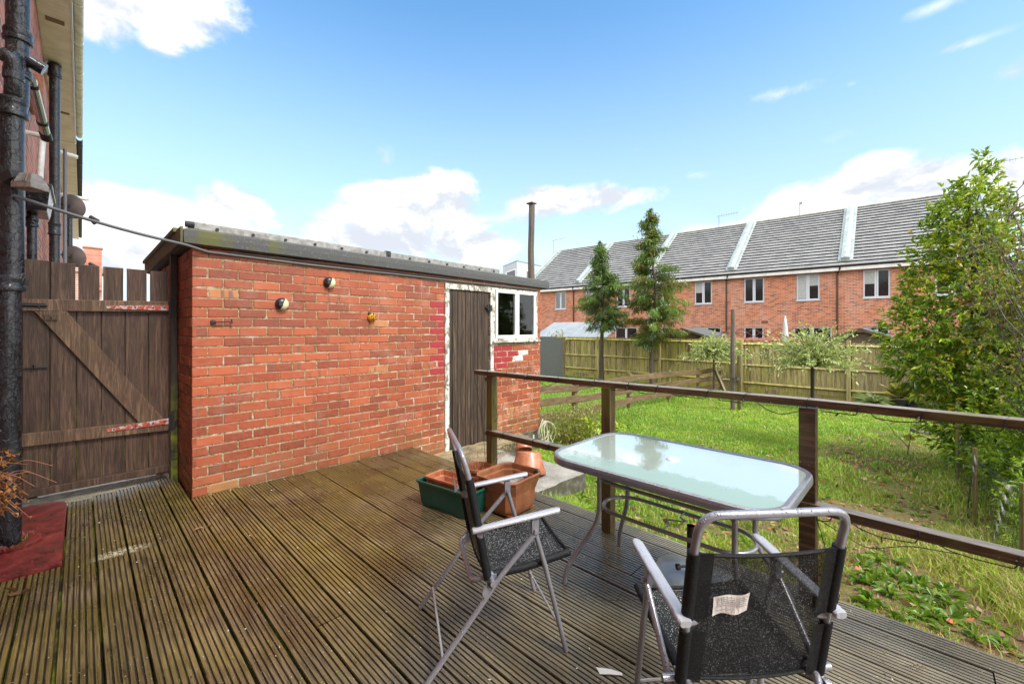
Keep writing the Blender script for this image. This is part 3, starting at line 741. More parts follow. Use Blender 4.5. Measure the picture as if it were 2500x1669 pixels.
# window
W0 = x0 + WIN[0] + .004; W1 = x0 + WIN[1]; z0 = 1.262; z1 = 1.965
wf = G(); wf.box(W0, W1, YS - .005, YS + .09, z1, 1.988); wf.box(W0, W1, YS - .018, YS + .09, 1.238, z0 - .002); wf.box(W0, W0 + .03, YS - .005, YS + .09, z0, z1); wf.box(W1 - .055, W1, YS - .002, YS + .09, z0, z1)
wf.box(W0 - .02, W1 + .015, YS - .05, YS + .09, 1.206, 1.236)
win = wf.build('window', M['paintwood'], shed, bevel=.004)
wu = G(); a, b = W0 + .034, W1 - .060; m_ = (a + b) / 2
for (p, q) in ((a, m_ + .01), (m_ + .014, b)):
    for (u0, u1, v0, v1) in ((p, q, z0 + .002, z0 + .05), (p, q, z1 - .045, z1 - .002), (p, p + .04, z0 + .05, z1 - .045), (q - .04, q, z0 + .05, z1 - .045)): wu.box(u0, u1, YS - .022, YS + .03, v0, v1)
wu.build('sash', M['whiteframe'], win, bevel=.004)
wp = G(); wp.box(a + .03, b - .03, YS + .004, YS + .010, z0 + .04, z1 - .04); wp.build('pane', M['clearglass'], win)
# things on the bench behind the window
t = thing('workbench', 'dark workbench seen through the shed window', 'bench', (4.5, YS + .45, -.2))
g = G(); g.box(4.10, 4.97, YS + .12, YS + .65, 1.20, 1.25); g.build('bench_top', M['shedwood'], t)
for xq in (4.08, 4.92):
    g = G(); g.box(xq, xq + .06, YS + .25, YS + .31, -.2, 1.2); g.build('leg', M['shedwood'], t)
g = G(); g.lathe([(.001, 1.25), (.045, 1.25), (.065, 1.37), (.07, 1.40), (.062, 1.40), (.04, 1.28), (.001, 1.28)], (4.56, YS + .19, 0), 16)
tag(g.build('cup', M['red'], smooth=True), 'red cup of odds and ends on the bench behind the shed window', 'cup')
g = G(); g.tube([(4.37, YS + .25, 1.25), (4.37, YS + .25, 1.40), (4.41, YS + .25, 1.50), (4.36, YS + .25, 1.54)], .016); g.tube([(4.37, YS + .25, 1.38), (4.30, YS + .25, 1.30)], .014)
tag(g.build('tap', M['steel'], smooth=True), 'white metal tap standing behind the left shed window pane', 'tap')
g = G(); g.lathe([(.0, -.015), (.06, -.015), (.065, 0), (.06, .015), (.0, .015)], (4.68, YS + .28, 1.44), 18, Matrix.Rotation(R(80), 4, 'X') @ Matrix.Rotation(R(20), 4, 'Y')); g.tube([(4.68, YS + .3, 1.25), (4.68, YS + .3, 1.44)], .012)
tag(g.build('reel', M['black']), 'black round reel on the bench behind the right shed window pane', 'reel')
g = G(); g.box(4.10, 4.22, YS + .22, YS + .3, 1.25, 1.36, Matrix.Translation((0, 0, 0))); tag(g.build('carton', M['paper'], bevel=.004), 'small pale carton in the lower left corner of the shed window', 'carton')
# ladder on the roof
lad = thing('ladder', 'aluminium ladder lying flat along the shed roof edge', 'ladder', (2.4, 4.5, 2.25))
for yy in (4.375, 4.72):
    g = G(); g.beam((.62, yy, zr(.62) + .045), (4.2, yy, zr(4.2) + .045), .028, .062); g.build('side_rail', M['alu'], lad, bevel=.004)
for i in range(13):
    xq = .82 + i * .272; g = G(); g.tube([(xq, 4.352, zr(xq) + .036), (xq, 4.74, zr(xq) + .036)], .014, 10); g.build('rung', M['dark'] if False else M['blackmat'], lad)
g = G(); g.tube([(.66, 4.36, zr(.6) + .045), (.60, 4.36, zr(.6) + .045)], .026); g.build('end_cap', M['blackmat'], lad)
g = G()
for i in range(5):
    xq = 2.42 + i * .012; g.tube(fillet([(xq, 4.36, zr(2.4) + .01), (xq + .004, 4.356, zr(2.4) + .085), (xq, 4.41, zr(2.4) + .085), (xq, 4.41, zr(2.4) + .01)], .02), .004, 5)
tag(g.build('wire_tie', M['black']), 'black wire wound round the ladder on the shed roof', 'wire')
# overhead cable and its run under the fascia
pts = []
for i in range(15):
    tt = i / 14; p = Vector((-.30, 4.10, 2.245)).lerp(Vector((.60, 4.285, 2.085)), tt); p.z -= .05 * math.sin(math.pi * tt) * .4; pts.append(p)
pts += [Vector((.75, 4.335, 2.055)), Vector((1.6, 4.34, 2.035)), Vector((2.6, 4.34, 2.03)), Vector((3.6, 4.335, 2.02)), Vector((5.0, 4.335, 2.01))]
g = G(); g.tube(pts, .011, 8); g.tube([(.9, 4.338, 2.075), (2.2, 4.338, 2.058), (3.3, 4.338, 2.045)], .007, 6)
tag(g.build('power_cable', M['cable'], smooth=True), 'grey cable sagging from the soil pipe to the shed eaves', 'cable')
# wall ornaments
def solar(x, z, r, label):
    t = thing('solar_light', label, 'light', (x, YS, z), group='round solar lights on the shed wall')
    Mx = Matrix.Rotation(R(90), 4, 'X')
    def half(a0, a1, m, nm):
        g = G(); n = 14; prof = [(0, -.055), (r * .55, -.052), (r * .88, -.038), (r, -.018), (r, 0.0)]
        vs = []; fs = []
        for j in range(n + 1):
            a = a0 + (a1 - a0) * j / n
            for q, d in prof: vs.append((x + q * math.cos(a), YS + d - .004, z + q * math.sin(a)))
        k = len(prof)
        for j in range(n):
            for i in range(k - 1): fs.append((j * k + i, (j + 1) * k + i, (j + 1) * k + i + 1, j * k + i + 1))
        g.add(vs, fs); return g.build(nm, m, t, smooth=True)
    th = R(68); half(th, th + math.pi, M['solar'], 'housing'); half(th - math.pi, th, M['cream'], 'diffuser')
    g = G(); g.box(x - .042, x - .006, YS - .066, YS - .052, z - .022, z + .026); g.build('solar_panel', M['black'], t, bevel=.003)
solar(1.327, 1.64, .058, 'lower and left of the two round half cream solar lights on the brick wall')
solar(1.772, 1.876, .058, 'upper and right of the two round half cream solar lights on the brick wall')
t = thing('ladybird_ornament', 'yellow beetle shaped ornament hung on the brick shed wall', 'ornament', (2.227, YS, 1.53))
g = G(); g.lathe([(0, -.05), (.025, -.046), (.042, -.03), (.05, -.008), (.05, 0)], (2.235, YS - .004, 1.53), 16, Matrix.Rotation(R(-90), 4, 'X') @ Matrix.Scale(-1, 4, (0, 0, 1)) if False else Matrix(((1, 0, 0), (0, 0, 1), (0, 1, 0))).to_4x4()); g.build('body', M['yellow'], t, smooth=True)
g = G(); g.box(2.232, 2.238, YS - .058, YS - .04, 1.49, 1.575)
for dx_, dz_ in ((-.02, .015), (.022, .012), (-.018, -.02), (.024, -.02)): g.lathe([(0, 0), (.007, 0), (.007, .008), (0, .008)], (2.235 + dx_, YS - .054, 1.53 + dz_), 8, Matrix.Rotation(R(90), 4, 'X'))
g.build('spot', M['black'], t)
g = G(); g.lathe([(0, -.03), (.018, -.025), (.022, 0)], (2.212, YS - .004, 1.565), 10, Matrix(((1, 0, 0), (0, 0, 1), (0, 1, 0))).to_4x4()); g.tube([(2.205, YS - .01, 1.575), (2.20, YS - .02, 1.60)], .003, 5); g.build('head', M['black'], t)
g = G(); g.tube(fillet([(.79, YS + .01, 1.462), (.79, YS - .03, 1.462), (.90, YS - .035, 1.470), (.925, YS - .035, 1.45), (.915, YS - .035, 1.49)], .015), .0055, 6); g.lathe([(0, -.03), (.02, -.025), (.022, 0)], (.79, YS, 1.462), 10, Matrix(((1, 0, 0), (0, 0, 1), (0, 1, 0))).to_4x4())
tag(g.build('wall_hook', M['blackmat']), 'thin rusty black hook on the brick shed wall near its left corner', 'hook')
# tall pole behind the shed
g = G(); px, py = .39 * .6997 + 8 * .7145 - .03, -.39 * .7145 + 8 * .6997
rings = []
for i in range(11):
    z = -.6 + i * .436; rr = .068 - .001 * i; ox, oy = .012 * math.sin(i * 1.3), .01 * math.cos(i * 1.7)
    rings.append([(px + ox + rr * math.cos(a * math.pi / 5) * random.uniform(.92, 1.06), py + oy + rr * math.sin(a * math.pi / 5) * random.uniform(.92, 1.06), z) for a in range(10)])
g.loft(rings); pz = -.6 + 4.36
g.col = (.6, 1, 1); g.box(px - .072, px + .072, py - .072, py + .072, pz, pz + .02)
tag(g.build('timber_post', M['pole']), 'tall weathered round timber post standing behind the shed', 'post')

# ------------------------------------------------------------ gate
gate = thing('wooden_gate', 'dark boarded garden gate with diagonal brace beside the shed', 'gate', (.57, 5.1, 0))
gx = [-.40, -.327, -.179, -.029, .122, .273, .431, .578]
topz = [1.97, 1.965, 1.958, 1.952, 1.95, 1.94, 1.935]
for i in range(7):
    a, b = gx[i], gx[i + 1]; g = G(); lo = .06 + random.uniform(0, .01); zt = topz[i] + random.uniform(-.008, .004)
    gap = .0026; top_in = (0, 0, .003, .009, .009, .009, .009)[i]
    yy = 5.092 + random.uniform(-.002, .002); vs = []
    for z, q in ((lo, 0), (1.60, 0), (1.62, top_in), (zt, top_in)):
        vs += [(a + gap + q, yy, z), (b - gap - q, yy, z + (random.uniform(-.006, .006) if z == zt else 0)), (b - gap - q, yy + .018, z), (a + gap + q, yy + .018, z)]
    g.loft([vs[0:4], vs[4:8], vs[8:12], vs[12:16]]); g.build('board', M['gate'], gate, bevel=.002)
for q in gx[1:-1]:  # dark strips added behind the seams, standing in for shade in the gaps
    g = G(); g.box(q - .02, q + .02, 5.1135, 5.122, .09, 1.56); g.build('gap_shade_strip', M['gatepost'], gate)
for (za, zb, hh, nm) in ((1.592, 1.612, .095, 'rail'), (.532, .508, .10, 'rail'), (.10, .105, .06, 'rail')):
    g = G(); g.beam((-.40, 5.072, za), (.572, 5.072, zb), .038, hh); g.build(nm, M['gatebrace' if hh > .09 else 'gate'], gate, bevel=.003)
g = G(); g.add([(x, y, z) for y in (5.054, 5.0895) for x, z in ((-.26, 1.545), (-.085, 1.552), (.54, .565), (.365, .560))], [(0, 1, 2, 3)[::-1], (4, 5, 6, 7), (0, 4, 5, 1)[::-1], (1, 5, 6, 2)[::-1], (2, 6, 7, 3)[::-1], (3, 7, 4, 0)[::-1]]); g.build('brace', M['gatebrace'], gate, bevel=.002)
for z, za in ((1.592, 1.600), (.528, .545)):
    g = G(); g.add([(x, y, zz) for y in (5.0445, 5.0515) for x, zz in ((.152, z - .013), (.152, z + .013), (.575, za + .026), (.575, za - .026))], [(3, 2, 1, 0), (4, 5, 6, 7), (0, 1, 5, 4), (1, 2, 6, 5), (2, 3, 7, 6), (3, 0, 4, 7)])
    h = g.build('strap_hinge', M['strap'], gate, bevel=.002)
    g = G(); g.tube([(.582, 5.046, za - .06), (.582, 5.046, za + .06)], .012, 8); g.box(.585, .615, 5.052, 5.059, za - .09, za + .09)
    for q in (.20, .34, .46, .54): g.lathe([(0, 0), (.007, 0), (.005, .005), (0, .005)], (q, 5.0445, z + (za - z) * (q - .152) / .42), 8, Matrix.Rotation(R(90), 4, 'X'))
    g.build('pin', M['blackmat'], h)
g = G(); g.box(-.34, -.20, 5.046, 5.0525, 1.575, 1.610); g.tube([(-.36, 5.04, 1.592), (-.19, 5.04, 1.592)], .007, 8); g.tube([(-.235, 5.046, 1.592), (-.235, 5.02, 1.57)], .005, 6); g.build('bolt', M['blackmat'], gate)
g = G(); g.box(-.205, -.135, 5.040, 5.053, 1.475, 1.525); g.tube([(-.17, 5.03, 1.50), (-.17, 5.05, 1.50)], .008, 8); g.build('block', M['gate'], gate, bevel=.003)
g = G(); g.box(-.31, -.20, 5.082, 5.0895, 1.083, 1.101); g.tube([(-.33, 5.076, 1.092), (-.19, 5.076, 1.092)], .006, 6); g.tube([(-.265, 5.076, 1.092), (-.265, 5.05, 1.12)], .004, 6); g.build('bolt', M['blackmat'], gate)
g = G(); g.box(.588, .640, 5.06, 5.16, -.06, 2.12); tag(g.build('gate_post', M['gatepost'], bevel=.004), 'dark gate post green with algae against the shed wall', 'post')

# ------------------------------------------------------------ own terrace on the left
WX = -.43
hs = thing('terraced_house', 'near red brick house wall with white soffit at the left edge', 'house', (WX, 8, 0))
g = G(); g.box(-9, WX, -7, 14.5, -.8, 5.84); g.build('wall', M['housebrick'], hs)
g = G(); g.add([(-.10, -7, 5.95), (-.10, 14.5, 5.95), (-4.7, 14.5, 9.3), (-4.7, -7, 9.3)], [(0, 1, 2, 3)]); g.add([(-9.3, -7, 5.95), (-9.3, 14.5, 5.95), (-4.7, 14.5, 9.3), (-4.7, -7, 9.3)], [(3, 2, 1, 0)]); g.build('roof', M['tiles'], hs)
g = G(); yy = -7.0
while yy < 14.5:
    g.box(WX + .002, -.112, yy, yy + .096, 5.842 + random.uniform(0, .001), 5.856); yy += .1
so = g.build('soffit', M['soffit'], hs)
for yq in (8.9, 12.6):
    g = G(); g.box(-.36, -.17, yq, yq + .12, 5.836, 5.841); g.build('vent', M['vent'], so)
g = G(); g.box(-.110, -.088, -7, 14.5, 5.83, 6.0); g.build('fascia', M['whiteframe'], hs)
def gutter(y0, y1, m, brm, parent, step):
    g = G(); n = 10; prof = [(-.03 + .056 * math.cos(math.pi + math.pi * i / n), 5.965 + .056 * math.sin(math.pi + math.pi * i / n)) for i in range(n + 1)]
    prof2 = [(-.03 + .051 * math.cos(2 * math.pi - math.pi * i / n), 5.965 + .051 * math.sin(2 * math.pi - math.pi * i / n)) for i in range(n + 1)]
    g.loft([[(a, y, b) for a, b in prof + prof2] for y in (y0, y1)])
    o = g.build('gutter', m, parent)
    g = G(); yy = y0 + .5
    while yy < y1:
        pr = [(-.03 + .061 * math.cos(math.pi + math.pi * i / n), 5.965 + .061 * math.sin(math.pi + math.pi * i / n)) for i in range(n + 1)]
        g.loft([[(a, y, b) for a, b in pr] for y in (yy, yy + .035)]); yy += step
    g.build('gutter_bracket', brm, o)
gutter(-7, 14.3, M['gutterw'], M['fascia'], hs, 1.15)
g = G(); g.box(WX - .01, WX + .028, 4.92, 5.02, -.05, 2.62); g.box(WX - .01, WX + .028, 5.02, 5.22, 2.5, 2.62); g.box(WX - .01, WX + .03, 5.12, 5.22, -.05, 2.5); g.build('window_frame', M['whiteframe'], hs, bevel=.004)
hs2 = thing('terraced_house', 'next brick house along the left terrace with black gutter', 'house', (WX, 22, 0))
g = G(); g.box(-9, WX - .01, 14.52, 30, -.8, 5.83); g.build('wall', M['housebrick'], hs2)
g = G(); g.add([(-.10, 14.52, 5.95), (-.10, 30, 5.95), (-4.7, 30, 9.3), (-4.7, 14.52, 9.3)], [(0, 1, 2, 3)]); g.build('roof', M['tiles'], hs2)
g = G(); g.box(WX - .008, -.112, 14.52, 30, 5.83, 5.85); g.build('soffit', M['soffit'], hs2)
g = G(); g.box(-.110, -.085, 14.52, 30, 5.82, 6.0); g.build('fascia', M['soffit'], hs2)
gutter(14.5, 30, M['blackmat'], M['black'], hs2, 1.6)
# near soil pipe
sp = thing('soil_pipe', 'thick black peeling cast iron soil pipe nearest the left edge', 'pipe', (-.325, 4.20, 0))
cx_, cy_ = -.325, 4.20
g = G(); g.tube([(cx_, cy_, -.02), (cx_, cy_, 1.70)], .056, 28); g.tube([(cx_ + .012, cy_, 1.70), (cx_ + .014, cy_, 2.86)], .056, 28); g.tube([(cx_ + .035, cy_, 2.86), (cx_ + .045, cy_, 5.7)]  , .054, 28); g.build('pipe', M['iron'], sp, smooth=True)
def collar(x, y, z, r, h, parent, m='iron'):
    g = G(); g.lathe([(r * .8, -.02), (r, -.012), (r * 1.16, -.01), (r * 1.2, .004), (r * 1.16, .018), (r * 1.06, .024), (r * 1.06, h - .03), (r * 1.12, h - .02), (r * 1.17, h - .004), (r * 1.12, h + .012), (r * .8, h + .014)], (x, y, z), 28); return g.build('collar', M[m], parent, smooth=True)
collar(cx_ + .004, cy_, 1.66, .060, .075, sp); collar(cx_ + .014, cy_, 2.78, .064, .09, sp); collar(cx_ + .037, cy_, 3.04, .056, .03, sp); collar(cx_ + .038, cy_, 3.27, .058, .05, sp); collar(cx_ + .04, cy_, 3.62, .056, .02, sp)
g = G(); g.tube(fillet([(-.46, 4.22, 3.15), (-.33, 4.16, 3.13), (-.28, 4.12, 3.13)], .03), .034, 14); g.tube([(-.235, 4.17, 3.15), (-.17, 4.17, 3.12)], .040, 14); g.tube(fillet([(-.35, 4.13, 3.13), (-.30, 4.12, 3.10), (-.30, 4.135, 2.93), (-.31, 4.20, 2.88)], .05), .042, 14); g.lathe([(.0, 0), (.047, 0), (.05, .02), (.047, .045), (0, .045)], (-.30, 4.128, 2.98), 14); g.build('branch_pipe', M['iron'], sp, smooth=True)
g = G(); g.box(-.43, cx_ + .08, 4.30, 4.33, 2.83, 2.87); g.box(-.43, cx_ + .08, 4.30, 4.33, 1.70, 1.73); g.build('bracket', M['iron'], sp)
# floodlight strapped to the pipe
fl = thing('floodlight', 'weathered grey floodlight clamped to the black soil pipe', 'light', (-.30, 4.1, 2.35))
Mf = Matrix.Translation((-.225, 4.04, 2.34)) @ Matrix.Scale(.72, 4) @ Matrix.Rotation(R(-45), 4, 'Z')
g = G(); 
def bx(c, s): return [(c[0] + i * s[0], c[1] + j * s[1], c[2] + k * s[2]) for k in (-1, 1) for j, i in ((-1, -1), (-1, 1), (1, 1), (1, -1))]
q = bx((0, 0, -.055), (.085, .075, .022)); g.loft([[Mf @ Vector(v) for v in q[:4]], [Mf @ Vector(v) for v in q[4:]], [Mf @ Vector((a * .62, b * .5, .055)) for a, b in ((-.09, -.08), (.09, -.08), (.09, .08), (-.09, .08))]])
for i in range(6): g.beam(Mf @ Vector((-.045 + i * .018, -.078, -.03)), Mf @ Vector((-.03 + i * .012, -.043, .054)), .004, .012)
g.build('housing', M['floodgrey'], fl, bevel=.003)
g = G(); g.beam(Mf @ Vector((-.2, .02, .03)), Mf @ Vector((-.05, -.06, -.02)), .028, .05); g.beam(Mf @ Vector((-.17, -.04, .0)), Mf @ Vector((-.07, -.05, .04)), .05, .06); g.build('bracket', M['blackmat'], fl, bevel=.003)
# second soil pipe, hopper, waste pipes
s2 = thing('soil_pipe', 'tall black soil pipe rising to the soffit behind the rainwater hopper', 'pipe', (-.31, 10.6, 0))
g = G(); g.tube([(-.31, 10.4, -.6), (-.31, 10.4, 5.83)], .066, 20); g.build('pipe', M['iron'], s2, smooth=True)
collar(-.31, 10.4, 2.98, .070, .18, s2); collar(-.31, 10.4, 5.62, .075, .18, s2)
hp = thing('rainwater_hopper', 'square black rainwater hopper on the left house wall', 'hopper', (-.33, 6.6, 2.6))
g = G(); g.loft([[(-.42, 6.15, 2.56), (-.235, 6.15, 2.56), (-.235, 6.66, 2.56), (-.42, 6.66, 2.56)], [(-.42, 6.05, 2.77), (-.21, 6.05, 2.77), (-.21, 6.78, 2.77), (-.42, 6.78, 2.77)]]); g.box(-.425, -.195, 6.02, 6.82, 2.775, 2.80); g.build('hopper_box', M['iron'], hp, bevel=.006)
g = G(); g.tube([(-.345, 6.42, -.6), (-.345, 6.42, 2.56)], .038, 16); g.build('downpipe', M['iron'], hp, smooth=True); collar(-.345, 6.42, 2.44, .042, .07, hp)
g = G(); g.tube(fillet([(-.43, 7.05, 3.56), (-.30, 7.05, 3.56), (-.32, 6.75, 2.80)], .05), .027, 12)
tag(g.build('waste_pipe', M['whitepvc'], smooth=True), 'white waste pipe bending down into the black hopper', 'pipe')
g = G(); g.tube([(-.24, 13.0, -.6), (-.24, 13.0, 5.2)], .032, 10); tag(g.build('waste_pipe', M['greypvc'], smooth=True), 'thin grey plastic pipe right of the tall black soil pipe', 'pipe')
g = G(); g.tube([(-.43, 13.4, 5.25), (-.075, 13.6, 5.25)], .05, 12); g.tube([(-.10, 13.6, 5.25), (-.05, 13.6, 5.25)], .04, 12); tag(g.build('waste_pipe', M['whitepvc'], smooth=True), 'white pipe stub sticking out under the soffit, higher one', 'pipe')
g = G(); g.tube([(-.43, 15.6, 4.8), (.10, 15.6, 4.77)], .045, 12); g.tube([(.08, 15.6, 4.77), (.14, 15.6, 4.77)], .032, 12); tag(g.build('waste_pipe', M['whitepvc'], smooth=True), 'white pipe stub sticking out just above the upper satellite dish', 'pipe')
g = G(); g.tube([(-.24, 17.5, -.6), (-.24, 17.5, 4.9)], .07, 12); tag(g.build('soil_pipe', M['iron'], smooth=True), 'distant black soil pipe behind the satellite dishes', 'pipe')
fu = thing('boiler_flue', 'shiny metal boiler flue slanting down the left wall', 'flue', (-.3, 6.6, 3.5))
g = G(); g.tube([(-.33, 5.95, 3.74), (-.255, 6.55, 3.40)], .039, 18); g.build('flue_pipe', M['chrome'], fu, smooth=True)
for a_, b_, r_ in (((-.262, 6.50, 3.43), (-.252, 6.57, 3.39), .046), ((-.277, 6.37, 3.50), (-.274, 6.40, 3.485), .043), ((-.322, 6.01, 3.71), (-.319, 6.04, 3.69), .043)):
    g = G(); g.tube([a_, b_], r_, 18); g.build('clamp_ring', M['black'], fu, smooth=True)
g = G(); g.box(-.425, -.30, 7.2, 7.75, 4.0, 4.30); tag(g.build('vent_cover', M['tanplate'], bevel=.008), 'tan coloured vent cover on the left wall behind the flue', 'vent')
def dish(x, y, z, r, label):
    t = thing('satellite_dish', label, 'satellite dish', (x, y, z), group='satellite dishes on the left terrace')
    ax = Vector((.50, .82, .25)).normalized(); q = ax.to_track_quat('Z', 'Y').to_matrix().to_4x4()
    g = G(); pr = [(r * i / 8, .045 * (i / 8) ** 2 - .045) for i in range(9)]; g.lathe(pr + [(p, h - .008) for p, h in reversed(pr)], (x, y, z), 28, q @ Matrix.Scale(1.08, 4, (0, 1, 0))); g.build('reflector', M['dish'], t, smooth=True)
    g = G(); B = q.to_3x3(); c = Vector((x, y, z)); g.tube([c + B @ Vector((0, 0, -.10)), c + B @ Vector((0, 0, -.18)), (WX, y - .25, z + .03)], .020, 8); g.beam(c + B @ Vector((0, 0, -.09)) + Vector((0, 0, .06)), c + B @ Vector((0, 0, -.08)) + Vector((0, 0, -.26)), .04, .03); g.build('mount', M['black'], t)
    e = c + Vector((.30, .28, -.20)); g = G(); g.tube([c + Vector((0, .0, -.22)), e], .012, 6); g.build('arm', M['greypvc'], t)
    g = G(); g.tube([e + Vector((-.03, .02, .09)), e + Vector((.10, -.04, .0))], .042, 10); g.tube([e, e + Vector((.05, -.02, -.07))], .035, 10); g.build('receiver', M['blackmat'], t)
dish(-.13, 13.2, 4.05, .235, 'upper satellite dish on the left terrace wall'); dish(-.12, 15.3, 3.22, .25, 'lower satellite dish just above the gate')
# far end of the terrace: brick chimney and tiled roof
dh = thing('distant_house', 'far house with brick chimney seen just above the gate', 'house', (-1, 60, 0))
g = G(); g.box(-9, 1.4, 56, 66, -1, 7.1); g.build('wall', M['housebrick'], dh)
rf = G(); rf.add([(-9, 55.8, 6.9), (2.7, 55.8, 6.6), (-2.6, 61, 9.6), (-9, 61, 9.8)], [(0, 1, 2, 3)]); rf.add([(2.7, 55.8, 6.6), (2.7, 66, 6.6), (-2.6, 61, 9.6)], [(0, 1, 2)]); rf = rf.build('roof', M['tiles'], dh)
g = G(); g.box(.15, 1.35, 55.4, 56.4, 5, 8.9); g.box(.08, 1.42, 55.3, 56.5, 8.9, 9.05); g.build('chimney', M['housebrick'], rf)
def aerial(name, x, y, z0, z1, L, label, parent=None):
    g = G(); g.tube([(x, y, z0), (x, y, z1)], .02, 5); g.tube([(x - .1, y, z1 - .05), (x + L * .6, y - L * .75, z1 - .05)], .012, 5)
    for i in range(7):
        a = Vector((x, y, z1 - .05)).lerp(Vector((x + L * .6, y - L * .75, z1 - .05)), .1 + i * .14); g.tube([a - Vector((0, 0, .06)), a + Vector((0, 0, .06))], .008, 4)
    tag(g.build(name, M['greypvc']), label, 'aerial', 'television aerials')
aerial('tv_aerial', 4.4, 56, 6, 8.2, 2.2, 'thin television aerial standing just above the gate boards')
# ------------------------------------------------------------ deck railing
RX = 2.60
rl = thing('deck_railing', 'dark wet timber railing along the garden side of the decking', 'railing', (RX, 1.5, 0))
for (x, y) in ((2.59, 2.79), (2.575, 1.58), (2.62, .43), (2.62, -.8)):
    g = G(); g.box(x - .036, x + .036, y - .036, y + .036, -.05 if y > 3 else .001, .985 if y > 2 else 1.0); g.build('post', M['rail'] if y < 1 else M['post'], rl, bevel=.004)
g = G(); pr = [(2.575, 2.98, 1.004), (2.578, 1.58, 1.017), (2.605, .43, 1.030), (2.62, -1.6, 1.030)]
for a, b in zip(pr[:-1], pr[1:]):
    g.beam(a, b, .074, .039)
g.build('handrail', M['rail'], rl, bevel=.004)
g = G(); pr = [(2.585, 2.83, .475), (2.585, 1.58, .485), (2.615, .43, .50), (2.62, -1.6, .485)]
for a, b in zip(pr[:-1], pr[1:]): g.beam(a, b, .07, .045)
g.build('lower_rail', M['rail'], rl, bevel=.004)
# string lights twisted round the rails
def rail_at(y, low):
    P = [(2.585, 2.83), (2.585, 1.58), (2.615, .43), (2.62, -1.6)] if low else [(2.575, 2.98), (2.578, 1.58), (2.605, .43), (2.62, -1.6)]
    x = np.interp(y, [p[1] for p in P[::-1]], [p[0] for p in P[::-1]]); return x, (.487 if low else 1.022)
sl = thing('string_lights', 'thin black string lights wound round the deck railing', 'string lights', (RX, 1.5, 0))
for low in (False, True):
    g = G(); y = 2.8; pts = []; i = 0
    while y > -1.5:
        x, z = rail_at(y, low); step = random.uniform(.16, .34); hw, hh = .041, .026
        pts += [Vector((x - hw, y, z - hh)), Vector((x - hw, y - .012, z + hh)), Vector((x + hw, y - .03, z + hh)), Vector((x + hw, y - .05, z - hh))]
        s1 = y - step * .55; sag = random.choice((-.01, -.01, .0, .0, .012, .03))
        pts += [Vector((x, s1 + .05, z - hh - .01 - sag * .6)), Vector((x - hw * .3, s1 - .02, z - hh - .012 - sag))]
        bb = G(); b = Vector((x - hw, y, z)) if i % 3 else pts[-1]; bb.tube([b, b + Vector((-.012, random.uniform(-.012, .012), random.uniform(-.022, .012)))], [.0025, .004], 6); bb.build('bulb', M['black'], sl)
        y -= step; i += 1
    g.tube(fillet(pts, .012, 2), .0024, 5, cap=False); g.build('wire', M['black'], sl)
g = G(); g.tube([(2.60, .40, .48), (2.63, .36, .30), (2.60, .30, .10), (2.64, .33, -.05)], .002, 4); g.tube(fillet([(2.63, .42, .45), (2.66, .2, .34), (2.64, .05, .42), (2.66, -.1, .43)], .05), .002, 4); g.build('wire', M['black'], sl)
g = G(); g.tube([(2.55, 2.98, .95), (2.57, 2.90, .60), (2.56, 2.83, .10)], .0025, 4); g.tube([(2.55, 2.78, .90), (2.60, 2.72, .62), (2.57, 2.80, .5)], .002, 4); g.build('wire', M['black'], sl)

# ------------------------------------------------------------ table
tb = thing('patio_table', 'rectangular glass topped patio table with grey metal frame, wet with rain', 'table', (2.21, .95, 0))
def rrect(hx, hy, r, z, n=9):
    pts = []
    for sx, sy, a0 in ((1, 1, 0), (-1, 1, 90), (-1, -1, 180), (1, -1, 270)):
        for i in range(n + 1):
            a = R(a0 + 90 * i / n); pts.append(Vector((sx * (hx - r) + r * math.cos(a), sy * (hy - r) + r * math.sin(a), z)))
    return pts
HX, HY, TZ = .39, .58, .70
def off(pts): return [(p.x + 2.21, p.y + .965, p.z) for p in pts]
g = G(); prof = [(-.022, .0), (-.005, .004), (.002, -.002), (.004, -.016), (.004, -.034), (-.004, -.042), (-.022, -.042)]
rings = [off(rrect(HX + d, HY + d, .17 + d, TZ + h, 10)) for d, h in prof]
b = G(); n = len(rings[0])
for i in range(len(rings)):
    A = rings[i]; B = rings[(i + 1) % len(rings)]; vs = A + B; b.add(vs, [(j, (j + 1) % n, n + (j + 1) % n, n + j) for j in range(n)])
b.build('frame', M['chair'], tb, smooth=True)
g = G(); A = [(p.x, p.y, p.z) for p in rrect(HX - .018, HY - .018, .155, TZ - .003, 10)]; Bt = [(x, y, z - .006) for x, y, z in A]; g.loft([Bt, A])
gl = g.build('glass_top', M['glasstop'], None); gl.parent = tb; gl.location = (0, .015, 0)
g = G(); g.lathe([(0, .012), (.02, .011), (.034, .004), (.036, 0)], (2.247, .978, TZ - .003), 24); g.build('hole_cap', M['greyframe'], tb, smooth=True)
for sx in (-1, 1):
    for sy in (-1, 1):
        cx2, cy2 = 2.155, .94; ux, uy = cx2 + sx * .155, cy2 + sy * .345
        fx, fy = ux + sx * .135, uy + sy * .135
        pts = [(ux, uy, TZ - .03), (ux, uy, .40), (ux + sx * .012, uy + sy * .012, .33), (ux + sx * .095, uy + sy * .095, .16), (fx - sx * .006, fy - sy * .006, .08), (fx, fy, .004)]
        g = G(); g.tube(fillet(pts, .07, 6), .0125, 14); g.build('leg', M['chair'], tb, smooth=True)
def stadium(hx, hy, z, cx=2.155, cy=.94):
    pts = []
    for k in range(15): a = math.pi * k / 14; pts.append((cx + hx * math.cos(a), cy + hy + hx * math.sin(a) * .95, z))
    for k in range(15): a = math.pi + math.pi * k / 14; pts.append((cx + hx * math.cos(a), cy - hy + hx * math.sin(a) * .95, z))
    return pts
